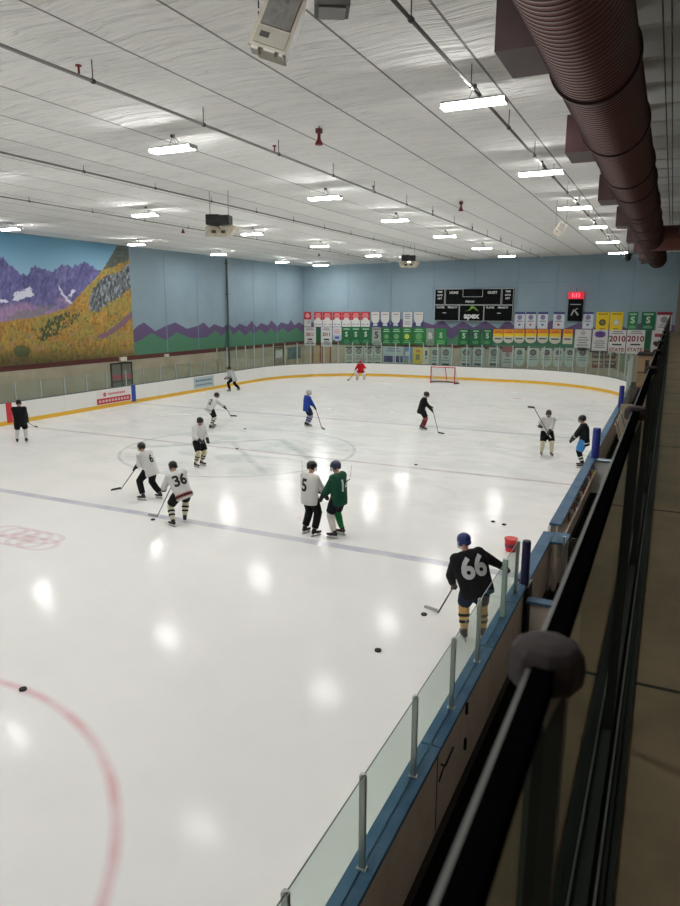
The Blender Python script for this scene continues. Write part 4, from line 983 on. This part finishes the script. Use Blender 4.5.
# ================================================================== PUCKS
pk = None
plist = [((23, 690), 'black puck on the red circle line at the lower left'), ((378, 651), 'lone black puck on the open near ice'), ((424, 615), 'black puck beside the stick blade of the player with number 66'),
         ((493, 522), 'left one of two black pucks close together near the red bucket'), ((504, 525), 'right one of two black pucks close together near the red bucket'),
         ((153, 520), 'black puck at the stick blade of the player with number 36'), ((416, 465), 'black puck lying on the red centre line'),
         ((245, 429), 'small black puck on the ice right of the far white number 12 player'), ((237, 449), 'small black puck inside the centre circle')]
for (px, py), lb in plist:
    loc = at(px, py, Z=0); loc.z = .0
    if pk is None:
        b = MB(); b.tube([(0, 0, .001), (0, 0, .004), (0, 0, .026), (0, 0, .03)], [.052, .056, .056, .052], 18); pk = b.obj('hockey_puck', mat('puck', (14, 14, 14), .7)); pk.location = loc
        tag(pk, lb, 'puck', 'pucks on the ice')
    else: o = pk.copy(); COL.objects.link(o); o.location = loc; o['label'] = lb
# red bucket standing on the cap rail
bp = at(510.5, 551, Z=0); bp.z = 0.004
bk2 = empty('bucket', bp, 0, label='red plastic puck bucket standing on the ice by the near boards', cat='bucket')
b = MB(); b.tube([(0, 0, 0), (0, 0, .02), (0, 0, .28), (0, 0, .285), (0, 0, .31), (0, 0, .31)], [.115, .12, .145, .155, .155, .14], 24, cap=False); b.tube([(0, 0, 0), (0, 0, .005)], .115, 24); b.obj('pail', mat('bucket_red', (208, 36, 34), .4), bk2, smooth=False)
b = MB(); b.tube([(.15*math.cos(a), .15*math.sin(a), .26-.10*math.sin(a/1.0)*.6 if 0 < a < PI else .26) for a in [PI*i/14 for i in range(15)]], .004, 5); b.obj('handle', STEEL, bk2)
b = MB(); b.tube([(0, 0, .1), (0, 0, .19)], [.1335, .1415], 24, cap=False); b.obj('printed_label', mat('bucket_label', (110, 36, 70), .5), bk2)
# bottles on the board ledge
bn = {}
cols = [(210, 190, 40), (60, 120, 190), (120, 92, 66), (180, 180, 176), (124, 72, 54), (90, 104, 112)]
labs = ['yellow', 'blue', 'brown', 'white', 'rust red', 'grey']
first = {}
led = MB(); led.box((.29, -7.9, .82), (.45, -1.1, .85)); led.obj('bench_shelf', FACE, rb)
for i in range(13):
    y = -6.9+i*.44; ci = (0 if i == 11 else 1 if i == 12 else (2, 3, 4, 5)[i % 4]); x_ = .39
    bn[ci] = bn.get(ci, 0)+1; lbl = '%s plastic water bottle behind the near boards%s' % (labs[ci], '' if ci < 2 else ', '+('nearest', 'second nearest', 'third nearest')[bn[ci]-1]+' of its colour')
    def mk():
        t_ = empty('water_bottle', (x_, y, .85), label=lbl, cat='bottle', group='water bottles behind the near boards')
        b = MB(); b.tube([(0, 0, 0), (0, 0, .015), (0, 0, .15), (0, 0, .175)], [.03, .035, .035, .02], 12); b.obj('bottle_body', mat('bottle_%d' % ci, cols[ci], .4), t_)
        b = MB(); b.tube([(0, 0, .175), (0, 0, .2), (0, 0, .215)], [.022, .02, .008], 10); b.obj('bottle_cap', BLACK, t_); return t_
    if ci in first: dup(first[ci], (x_, y, .85), 0, lbl)
    else: first[ci] = mk()
# ================================================================== PEOPLE
def remesh_obj(b, name, mats, parent, vox=.018, smooth=True, it=4):
    me = bpy.data.meshes.new(name); me.from_pydata(b.v, [], b.f); me.materials.append(mats)
    bm = bmesh.new(); bm.from_mesh(me); bmesh.ops.remove_doubles(bm, verts=bm.verts, dist=1e-6); bmesh.ops.recalc_face_normals(bm, faces=bm.faces); bm.to_mesh(me); bm.free()
    o = bpy.data.objects.new(name, me); COL.objects.link(o)
    r = o.modifiers.new('r', 'REMESH'); r.mode = 'VOXEL'; r.voxel_size = vox; r.use_smooth_shade = smooth
    s_ = o.modifiers.new('s', 'SMOOTH'); s_.factor = .5; s_.iterations = it
    dg = bpy.context.evaluated_depsgraph_get(); dg.update(); m2 = bpy.data.meshes.new_from_object(o.evaluated_get(dg)); m2.name = name
    bpy.data.objects.remove(o); m2.polygons.foreach_set('use_smooth', [True]*len(m2.polygons))
    o = bpy.data.objects.new(name, m2); COL.objects.link(o); o.parent = parent
    return o
def ik(a, c, l1, l2, pole):
    d = c-a; L = min(d.length, (l1+l2)*.999); dn = d.normalized(); c2 = a+dn*L
    x_ = (l1*l1-l2*l2+L*L)/(2*L); hgt = math.sqrt(max(0, l1*l1-x_*x_)); p = pole-dn*pole.dot(dn); p.normalize()
    return a+dn*x_+p*hgt, c2
SKIN = speckled('skin', (202, 154, 130), (190, 140, 116), 8, .6)
def cloth(c, nm=None):
    k = 'cloth_%d_%d_%d' % c
    if k in _M: return _M[k]
    m = mat(k, c, .85, 0, .2); t = NT(m); nz = t.noise(t.obj(), 9, 3, .5, .6)
    t.l.new(t.bump(nz, .5, .02), t.n['Principled BSDF'].inputs['Normal']); return m
VIS = mat('cage', (70, 72, 76), .4, .6)
def person(pos, face, label, jersey, pants, socks, helmet=(16, 16, 18), lean=.12, side=0., hip=.98, hipoff=(0, 0), feet=((-.16, 0, 0), (.16, 0, 0)), hands=((-.3, .35, .95), (.3, .35, .95)), head=(0, -.2),
           number=None, numcol=(20, 20, 22), numsize=.34, stripes=None, sock_stripe=None, long_pants=False, sockR=None, sleeve=None, glove=(22, 22, 24), yaw=0., goalie=False, scale=1., bulkf=1.1):
    P = Vector(pos); d = Vector((P.x-CP[0], P.y-CP[1], 0)).normalized()
    rz = math.atan2(-d.x, d.y)-math.radians(face)
    t_ = empty('person', P, rz, label=label, cat='person'); t_.scale = (scale,)*3
    pel = Vector((hipoff[0], hipoff[1], hip))
    ax = Vector((math.sin(side), math.sin(lean), math.cos(lean)*math.cos(side))).normalized()
    rr_ = Matrix.Rotation(yaw, 3, 'Z') @ Vector((1, 0, 0)); rr_ = (rr_-ax*rr_.dot(ax)).normalized(); fr = ax.cross(rr_); 
    def T(x_, y_, z_): return pel+rr_*x_+fr*y_+ax*z_
    sh = [T(-.19, 0, .47), T(.19, 0, .47)]; neck = T(0, .0, .53)
    hp = head[1]; hdax = (ax*.45+Vector((0, 0, .55))).normalized()
    hc = T(0, .03, .55)+hdax*.15+fr*.02
    HM = Matrix.Translation(hc) @ Matrix.Rotation(yaw+head[0], 4, 'Z') @ Matrix.Rotation(hp, 4, 'X')
    ank = []; kne = []; hips = []
    for i, sx in enumerate((-1, 1)):
        f = feet[i]; a = Vector((f[0], f[1], .15+(f[3] if len(f) > 3 else 0))); h_ = pel+rr_*(.10*sx)
        if (a-h_).length > .865: a = a  # straight leg
        k_, a2 = ik(h_, a, .44, .43, Vector((math.sin(-f[2]), math.cos(f[2]), .05))); ank.append(a); kne.append(k_); hips.append(h_)
    hnd = [Vector(hands[0]), Vector(hands[1])]; elb = []
    for i, sx in enumerate((-1, 1)):
        e_, w2_ = ik(sh[i], hnd[i], .31, .28, Vector((.55*sx, -.45, -.6))); elb.append(e_); hnd[i] = w2_
    # body, one continuous surface
    b = MB()
    b.tube([T(0, 0, -.08), T(0, 0, .05), T(0, 0, .2), T(0, 0, .38), T(0, 0, .5), T(0, 0, .55)], [.14, .155, .14, .165, .15, .06], 14, ry=[.10, .11, .10, .12, .09, .055], up=fr)
    b.tube([neck-ax*.03, hc-hdax*.08], [.06, .055], 12)
    b.ball(hc, (.078, .095, .115), 16, M=HM.to_3x3()); b.ball(HM @ Vector((0, .035, -.07)), (.055, .055, .05), 12, M=HM.to_3x3())
    b.ball(HM @ Vector((0, .098, -.015)), (.014, .02, .026), 8, M=HM.to_3x3())
    for sx in (-1, 1): b.ball(HM @ Vector((.08*sx, 0, -.01)), (.012, .02, .032), 8, M=HM.to_3x3())
    b.ball(HM @ Vector((0, .085, -.065)), (.026, .012, .01), 8, M=HM.to_3x3())
    for i in (0, 1):
        b.tube([hips[i]+Vector((0, 0, .03)), hips[i]*.5+kne[i]*.5, kne[i], kne[i]*.6+ank[i]*.4, ank[i], ank[i]-Vector((0, 0, .06))], [.095, .08, .058, .06, .042, .045], 12)
        b.tube([sh[i]-rr_*(.03*(-1, 1)[i]), sh[i]*.5+elb[i]*.5, elb[i], elb[i]*.5+hnd[i]*.5, hnd[i]], [.06, .052, .042, .04, .028], 10)
        fy = feet[i][2]; fd = Vector((math.sin(-fy), math.cos(fy), 0)); b.tube([ank[i]-fd*.05-Vector((0, 0, .05)), ank[i]+fd*.06-Vector((0, 0, .05)), ank[i]+fd*.17-Vector((0, 0, .06))], [.035, .042, .03], 10)
        dirh = (hnd[i]-elb[i]).normalized(); b.tube([hnd[i], hnd[i]+dirh*.05, hnd[i]+dirh*.09], [.03, .036, .028], 8, ry=[.02, .02, .016])
    body = remesh_obj(b, 'body', SKIN, t_, .017, it=3)
    b = MB()
    for sx in (-1, 1): b.ball(HM @ Vector((.03*sx, .084, .012)), .011, 8)
    b.obj('eyes', mat('eye', (40, 34, 30), .3), t_)
    # jersey
    JC = cloth(jersey)
    b = MB(); bulk = 1.2 if goalie else bulkf
    lv = [(-.20, .205, .15), (-.1, .215, .155), (.05, .215, .15), (.2, .225, .15), (.34, .24, .155), (.44, .235, .135), (.51, .17, .10), (.56, .085, .075)]
    b.tube([T(0, -.01, z_) for z_, _, _ in lv], [a*bulk for _, a, _ in lv], 20, ry=[c*bulk for _, _, c in lv], up=fr)
    for i, sx in enumerate((-1, 1)):
        b.ball(sh[i]-ax*.01, (.115, .115, .105), 12)
        if sleeve is None:
            w3 = hnd[i]*.9+elb[i]*.1
            b.tube([sh[i]-rr_*(.04*sx), sh[i]*.6+elb[i]*.4, elb[i], elb[i]*.4+w3*.6, w3], [.10, .09, .082, .068, .06], 12)
    jo = remesh_obj(b, 'jersey', JC, t_, .02)
    if sleeve is not None:
        b = MB()
        for i, sx in enumerate((-1, 1)):
            w3 = hnd[i]*.9+elb[i]*.1; b.tube([sh[i]+rr_*(.03*sx), sh[i]*.6+elb[i]*.4, elb[i], elb[i]*.4+w3*.6, w3], [.10, .092, .084, .07, .062], 12)
        remesh_obj(b, 'sleeves', cloth(sleeve), t_, .02)['label'] = 'pale sleeves'
    if stripes:
        for (z_, hgt, cs) in stripes:
            b = MB(); ra = .213*bulk; b.tube([T(0, -.01, z_), T(0, -.01, z_+hgt)], [ra+.006, ra+.007], 24, ry=[.153*bulk+.006, .155*bulk+.006], up=fr, cap=False); b.obj('jersey_stripe', cloth(cs), t_)
            for i in (0, 1):
                w3 = hnd[i]*.9+elb[i]*.1; v_ = (w3-elb[i]); a0 = .55+(z_+.1)*.9
                b = MB(); b.tube([elb[i]+v_*a0, elb[i]+v_*(a0+hgt*2.6)], [.077, .073], 14, cap=False); b.obj('sleeve_stripe', cloth(cs), t_)
    if number:
        me = textmesh(number, numsize, 0, numsize*.035)
        bm = bmesh.new(); bm.from_mesh(me); bmesh.ops.triangulate(bm, faces=bm.faces)
        for _ in range(2):
            bmesh.ops.subdivide_edges(bm, edges=[e_ for e_ in bm.edges if e_.calc_length() > .035], cuts=1); bmesh.ops.triangulate(bm, faces=bm.faces)
        bvh = BVHTree.FromPolygons([v.co[:] for v in jo.data.vertices], [tuple(p_.vertices) for p_ in jo.data.polygons])
        for v in bm.verts:
            o_ = T(v.co.x, -.6, v.co.y*1.1+.27); hit = bvh.ray_cast(o_, fr)
            v.co = (hit[0]-fr*.007) if hit[0] else T(v.co.x, -.16, v.co.y+.27)
        bm.to_mesh(me); bm.free(); me.materials.clear(); me.materials.append(mat('num_%d_%d_%d' % numcol, numcol, .6))
        o_ = bpy.data.objects.new('jersey_number', me); COL.objects.link(o_); o_.parent = t_
    # pants
    b = MB(); PC = cloth(pants)
    b.tube([T(0, 0, .08), T(0, 0, -.02), T(0, .0, -.12)], [.185, .195, .17], 16, ry=[.13, .14, .13], up=fr)
    end = .97 if long_pants else .93
    for i in (0, 1):
        kk = hips[i].lerp(kne[i], end)
        if long_pants: b.tube([hips[i], hips[i]*.5+kne[i]*.5, kne[i], kne[i]*.5+ank[i]*.5, ank[i]+Vector((0, 0, .05))], [.135, .122, .105, .094, .086], 14)
        else: b.tube([hips[i], hips[i]*.5+kk*.5, kk], [.135, .136, .118], 14)
    remesh_obj(b, 'trousers' if long_pants else 'shorts', PC, t_, .02)
    if not long_pants:
        for i in (0, 1):
            sc2 = socks if (i == 0 or sockR is None) else sockR
            b = MB(); w_ = 1.5 if goalie else 1
            b.tube([kne[i]+(hips[i]-kne[i])*.12, kne[i], kne[i].lerp(ank[i], .4), kne[i].lerp(ank[i], .75), ank[i]+Vector((0, 0, .03))], [.088*w_, .094*w_, .086*w_, .07*w_, .06*w_], 14)
            so = remesh_obj(b, 'leg_pad' if goalie else 'sock', cloth(sc2), t_, .018, it=2)
            if sock_stripe:
                for u0 in (.34, .58):
                    b = MB(); r0 = .095 if u0 < .5 else .085; b.tube([kne[i].lerp(ank[i], u0), kne[i].lerp(ank[i], u0+.11)], [r0, r0-.006], 14, cap=False); b.obj('sock_stripe', cloth(sock_stripe), so)
    # skates
    for i in (0, 1):
        fy = feet[i][2]; fd = Vector((math.sin(-fy), math.cos(fy), 0)); rt = Vector((fd.y, -fd.x, 0)); A_ = ank[i]; zb_ = A_.z-.15
        b = MB(); b.tube([A_+Vector((0, 0, .05))-fd*.01, A_-fd*.02, A_-fd*.03-Vector((0, 0, .05))], [.055, .052, .05], 12)
        b.tube([A_-fd*.08-Vector((0, 0, .045)), A_-Vector((0, 0, .04)), A_+fd*.09-Vector((0, 0, .055)), A_+fd*.19-Vector((0, 0, .062))], [.045, .05, .048, .034], 12, ry=[.04, .045, .036, .026])
        sk = remesh_obj(b, 'skate_boot', mat('skate_black', (24, 24, 26), .5), t_, .014, it=2)
        M = Matrix(((fd.x, rt.x, 0, A_.x), (fd.y, rt.y, 0, A_.y), (0, 0, 1, zb_), (0, 0, 0, 1)))
        b = MB(); b.box((-.09, -.012, .03), (-.03, .012, .075), 0, M); b.box((.08, -.012, .03), (.16, .012, .075), 0, M); b.box((-.1, -.009, .022), (.18, .009, .04), 0, M); b.obj('blade_holder', mat('holder_white', (210, 210, 208), .4), sk)
        b = MB(); b.box((-.11, -.003, .002), (.19, .003, .024), 0, M); b.obj('skate_blade', STEEL, sk)
    # gloves, with fingers and thumb
    for i, sx in enumerate((-1, 1)):
        dr = (hnd[i]-elb[i]).normalized(); sd = dr.cross(Vector((0, 0, 1))); sd = sd.normalized() if sd.length > .05 else Vector((1, 0, 0)); nn = sd.cross(dr)
        h0 = hnd[i]; b = MB(); b.tube([h0-dr*.10, h0-dr*.02, h0+dr*.02], [.07, .058, .052], 12); b.tube([h0, h0+dr*.05, h0+dr*.09], [.052, .056, .05], 12, ry=[.038, .04, .034], up=nn)
        for q in range(4):
            c0 = h0+dr*.085+sd*(-.038+q*.0255); ln = (.04, .048, .045, .036)[q]
            b.tube([c0-dr*.02, c0+dr*ln*.7+nn*.004, c0+dr*ln*.8-nn*.03, c0+dr*ln*.2-nn*.048], [.015, .015, .0145, .012], 8)
        b.tube([h0+dr*.02+sd*(.045*-sx), h0+dr*.06+sd*(.062*-sx)-nn*.015, h0+dr*.085+sd*(.045*-sx)-nn*.035], [.018, .016, .013], 8)
        remesh_obj(b, 'glove', mat('glove_%d_%d_%d' % glove, glove, .6), t_, .011, it=1)
    # helmet with ear guards and cage
    hm = mat('helmet_%d_%d_%d' % helmet, helmet, .3)
    b = MB(); b.ball((0, -.005, .045), (.108, .132, .105), 20); b.v = [tuple(HM @ Vector(v)) for v in b.v]
    b2 = MB(); b2.ball((0, 0, 0), 1, 4)
    for sx in (-1, 1): b.ball(HM @ Vector((.09*sx, -.015, -.02)), (.022, .055, .05), 10, M=HM.to_3x3())
    b.ball(HM @ Vector((0, -.09, -.01)), (.07, .04, .06), 10, M=HM.to_3x3())
    ho = remesh_obj(b, 'mask' if goalie else 'helmet', hm, t_, .014, it=2)
    b = MB()
    for k_ in range(5): b.tube([HM @ Vector((.085*math.sin(a_), .02+.115*math.cos(a_)-.01*k_*0, .03-.03*k_)) for a_ in [-1.4+.35*q for q in range(9)]], .0035, 4, cap=False)
    for k_ in range(5): x_ = -.06+.03*k_; b.tube([HM @ Vector((x_, .02+.115*math.sqrt(max(0, 1-(x_/.088)**2)), z_)) for z_ in (.05, 0, -.05, -.095)], .0035, 4, cap=False)
    b.obj('face_cage', VIS, ho)
    b = MB(); b.tube([HM @ Vector((.078, .03, -.05)), HM @ Vector((.06, .045, -.11)), HM @ Vector((0, .06, -.125)), HM @ Vector((-.06, .045, -.11)), HM @ Vector((-.078, .03, -.05))], .006, 5); b.obj('chin_strap', BLACK, ho)
    wm = Matrix.Translation(P) @ Matrix.Rotation(rz, 4, 'Z') @ Matrix.Scale(scale, 4)
    return wm, [wm @ (hnd[i]+(hnd[i]-elb[i]).normalized()*.09) for i in (0, 1)]
def stick(a, h_, blade_dir, label, shaftc=(60, 58, 56), bladec=(30, 30, 32), goalie=False):
    """a: butt end, h_: heel on the ice (world)"""
    a = Vector(a); h_ = Vector(h_); t_ = empty('hockey_stick', h_, label=label, cat='hockey stick'); A_ = a-h_
    u = A_.normalized(); sd = u.cross(Vector((0, 0, 1))).normalized(); b = MB()
    b.tube([Vector((0, 0, .0)), A_], [.017, .017], 8, ry=[.012, .012]); b.obj('shaft', mat('shaft_%d_%d_%d' % shaftc, shaftc, .5), t_)
    b = MB(); b.tube([A_-u*.12, A_+u*.005], .019, 8); b.obj('grip_tape', mat('grip_white', (190, 190, 186), .7), t_)
    bd = Vector(blade_dir); bd.normalize(); nrm = Vector((-bd.y, bd.x, 0)); L_ = .32; n_ = 7; vs = []
    Hh = .09 if goalie else .07
    for i in range(n_+1):
        f = i/n_; c = bd*(L_*f)+nrm*(.03*f*f); hh = Hh*(1-.18*f) if f < .9 else Hh*.6
        for sx in (-1, 1): vs += [c+nrm*(.006*sx), c+nrm*(.005*sx)+Vector((0, 0, hh))]
    fs = []
    for i in range(n_):
        o_ = i*4; fs += [(o_, o_+4, o_+5, o_+1), (o_+2, o_+3, o_+7, o_+6), (o_+1, o_+5, o_+7, o_+3), (o_, o_+2, o_+6, o_+4)]
    fs += [(0, 1, 3, 2), (n_*4, n_*4+2, n_*4+3, n_*4+1)]
    b = MB(); b.add(vs, fs)
    if (h_.z > .3): b.v = [tuple(v) for v in b.v]
    b.obj('blade', mat('blade_%d_%d_%d' % bladec, bladec, .7), t_)
    if goalie: b = MB(); b.tube([Vector((0, 0, .03)), u*.62], [.045, .04], 8, ry=[.012, .012]); b.obj('paddle', mat('shaft_%d_%d_%d' % shaftc, shaftc, .5), t_)
    return t_
def ice(px, py): v = at(px, py, Z=0); v.z = 0; return v
def tow(p, q): d_ = Vector(q)-Vector(p); d_.z = 0; return d_.normalized()
def stick_through(hands_w, heel, L_=1.45, **k):
    top, lowh = hands_w
    return top
BK = (20, 20, 23); WJ = (205, 205, 202)
PE = {}
def ap(wm, h2, heel_px, tip_px, label, top=0, **k):
    """stick from the upper hand through to the blade heel on the ice"""
    heel = ice(*heel_px); tip = ice(*tip_px); heel.z = .012
    h_ = h2[top]; u = (h_-heel).normalized(); return stick(h_+u*.06, heel, tow(heel, tip), label, **k)

# 1 left, all black, seen from behind
wm, H = person(ice(22, 443), 8, 'person in black top and shorts with white socks standing beside the left boards', BK, BK, (205, 200, 198), hip=.96, feet=((-.17, 0, .1), (.17, .05, -.15)), hands=((-.05, .38, 1.0), (.25, .38, .82)), lean=.1)
ap(wm, H, (35, 427), (40, 429), 'dark hockey stick held by the black clad person beside the left boards', 0)
# 2 skater in white and black by the far left boards
person(ice(234, 391), -60, 'person in pale jersey and black trousers skating with legs apart by the far left boards', (170, 172, 172), BK, BK, lean=.45, hip=.84, feet=((-.38, .1, .2), (.38, -.15, -.2)), hands=((-.25, .45, .85), (.2, .5, .8)), long_pants=True, scale=1.03)
# 3 number 12
wm, H = person(ice(213, 428), 62, 'person in white jersey number 12 bending forward beyond the centre circle', WJ, BK, (190, 188, 170), number='12', numsize=.34, lean=.55, hip=.92, hipoff=(0, -.12), feet=((-.2, .1, .1), (.2, -.22, -.1)), hands=((.0, .62, .98), (.12, .82, .72)), stripes=((-.12, .03, BK),), sock_stripe=(40, 36, 40))
ap(wm, H, (231, 416.5), (240, 417), 'hockey stick of the bending number 12 player', 0)
# 4 white jersey facing the camera
person(ice(199, 466), 140, 'person in white jersey and striped socks standing upright inside the centre circle', WJ, BK, (200, 194, 160), hip=.94, lean=.16, feet=((-.14, 0, .1), (.18, .05, -.1)), hands=((-.15, .34, .95), (.2, .38, .98)), sock_stripe=(48, 44, 44), head=(.1, -.3))
# 5 number 6
wm, H = person(ice(152, 499), -46, 'person in white jersey number 6 and long black trousers leaning over a stick', WJ, BK, BK, number='6', numsize=.3, lean=.42, hip=.9, feet=((-.22, .14, .2), (.16, -.16, -.1)), hands=((-.02, .42, 1.0), (-.12, .62, .78)), long_pants=True)
ap(wm, H, (121, 489.5), (111, 491), 'hockey stick with black blade held by the number 6 player', 0)
# 6 number 36
wm, H = person(ice(181, 524), -14, 'person in white jersey number 36 with red and black hem stripes', WJ, BK, (205, 200, 176), number='36', numsize=.36, lean=.42, side=-.22, hip=.88, hipoff=(.06, -.05), feet=((-.24, -.12, .35), (.14, .12, -.3)), hands=((-.30, .45, .86), (.02, .50, .98)), stripes=((-.13, .035, (24, 24, 26)), (-.09, .02, (150, 40, 44)), (-.155, .02, (150, 40, 44))), sock_stripe=(24, 24, 26), head=(.35, -.35))
ap(wm, H, (157, 517.5), (149, 515.5), 'hockey stick reaching left towards the puck from the number 36 player', 1, bladec=(190, 190, 186))
# 7 number 5
wm5, H5 = person(ice(310, 535), 48, 'person in white jersey number 5 and long black trousers facing the green jersey', (214, 213, 208), BK, BK, number='5', numsize=.38, lean=.03, hip=.98, feet=((-.17, 0, .1), (.15, .02, -.1)), hands=((-.02, .38, .98), (.20, .36, .92)), long_pants=True, head=(-.3, -.15), scale=1.03, bulkf=1.15)
# 8 green
wm8, H8 = person(ice(338.5, 536.5), -58, 'person in dark green jersey with one white sock facing the number 5 player', (26, 72, 56), (24, 26, 34), (210, 206, 200), sockR=(28, 110, 60), helmet=(38, 46, 74), number='14', numcol=(190, 200, 196), numsize=.34, lean=.05, hip=.98, feet=((-.17, .02, .1), (.15, .0, -.1)), hands=((-.2, .38, .88), (.04, .40, .92)), scale=1.05, head=(.2, -.15), bulkf=1.15)
t5 = at(302.5, 474, Y=wm5.translation.y+.05); stick(H5[1], t5, (-.1, .1, 1.), 'hockey stick tucked under the arm of the number 5 player', shaftc=(30, 30, 32))
t8 = at(350, 479, Y=wm8.translation.y+.05); stick(H8[0], t8, (.1, .1, 1.), 'hockey stick tucked under the arm of the green jersey player', shaftc=(30, 30, 32))
# 9 blue
wm, H = person(ice(307, 426.5), 70, 'person in royal blue jersey standing beyond the centre circle', (36, 66, 148), (30, 34, 56), (150, 158, 178), helmet=(190, 186, 178), lean=.08, hip=.94, feet=((-.13, 0, .1), (.17, 0, -.1)), hands=((0, .34, .98), (.12, .42, .82)), sock_stripe=(40, 52, 100), scale=.99)
ap(wm, H, (322, 429), (326, 431), 'hockey stick of the person in the blue jersey', 0)
# 10 black
wm, H = person(ice(421, 429.5), 95, 'person all in black with red trimmed socks reaching a stick to the right', (22, 22, 24), BK, (140, 60, 62), lean=.25, hip=.93, feet=((-.18, .0, .1), (.18, .12, -.1)), hands=((-.05, .40, 1.05), (.05, .48, .88)), sock_stripe=BK, scale=1.02)
ap(wm, H, (438.5, 433.5), (444, 434.5), 'long hockey stick stretched to the right by the all black player', 0)
# 11 goalie
wm, H = person(ice(361, 380), -168, 'person in red jersey with white leg pads crouching as goalie near the far boards', (196, 30, 40), (150, 30, 36), (214, 210, 206), helmet=(186, 40, 44), lean=.45, hip=.78, feet=((-.28, .05, .3), (.28, .05, -.3)), hands=((-.36, .42, .85), (.42, .36, .7)), goalie=True, glove=(206, 200, 196))
ap(wm, H, (349, 380.5), (346, 381), 'goalie stick held down to the left of the red goalie', 1, shaftc=(96, 74, 64), goalie=True)
# 12 white right
wm, H = person(ice(545.5, 455.5), 172, 'person in white jersey facing the camera with a raised stick on the right', WJ, BK, (206, 200, 170), helmet=(60, 42, 38), lean=.1, hip=.95, feet=((-.2, .1, .15), (.16, 0, -.1)), hands=((-.02, .4, 1.0), (.30, .34, 1.18)), sock_stripe=None)
bl = H[1]+(H[1]-H[0]).normalized()*.12
top = Vector(at(534.5, 408.5, X=H[1].x-.35)); lowp = H[0]-(top-H[0]).normalized()*.2
stick(lowp, top, (-.6, .4, 0), 'hockey stick held upright to the left by the white jersey player on the right', shaftc=(50, 48, 48))
# 13 black vest, blue shorts
person(ice(582, 467.5), -95, 'person in black jersey and bright blue shorts standing beside the right boards', (20, 24, 26), (64, 134, 196), (22, 22, 26), helmet=(26, 24, 24), lean=.1, hip=.97, feet=((-.1, 0, .1), (.16, 0, -.1)), hands=((-.1, .42, .92), (.08, .42, .92)), stripes=((-.12, .04, (190, 188, 180)),), sock_stripe=(200, 198, 190), scale=1.04)
for i, (y, c_) in enumerate(((4.2, (200, 198, 190)), (5.0, (176, 150, 110)), (5.7, (206, 204, 200)), (6.5, (190, 186, 170)), (7.4, (60, 58, 56)))):
    stick((.52, y+.35, 1.42), (.95, y, .06), (.1, 1, 0), 'hockey stick leaning inside the far bench, %s from the blue padded post' % ('nearest', 'second', 'third', 'fourth', 'farthest')[i], shaftc=c_)
# 14 number 66
wm, H = person((-.50, -11.72, 0), -14, 'person in black jersey number 66 and blue helmet leaning on the near boards', (22, 22, 25), (28, 42, 62), (206, 166, 104), helmet=(28, 46, 104), number='66', numcol=(196, 196, 200), numsize=.42, lean=.32, side=-.26, yaw=.05, hip=.98, hipoff=(.0, -.02), feet=((-.14, .02, .1), (.18, .06, -.15)), hands=((-.30, .28, .86), (.56, .30, 1.12)), sock_stripe=(34, 40, 44), head=(.35, -.3), scale=1.04, bulkf=1.28)
ap(wm, H, (438, 613.5), (428, 609), 'hockey stick with pale blade held out to the left by the number 66 player', 0, bladec=(176, 172, 164))
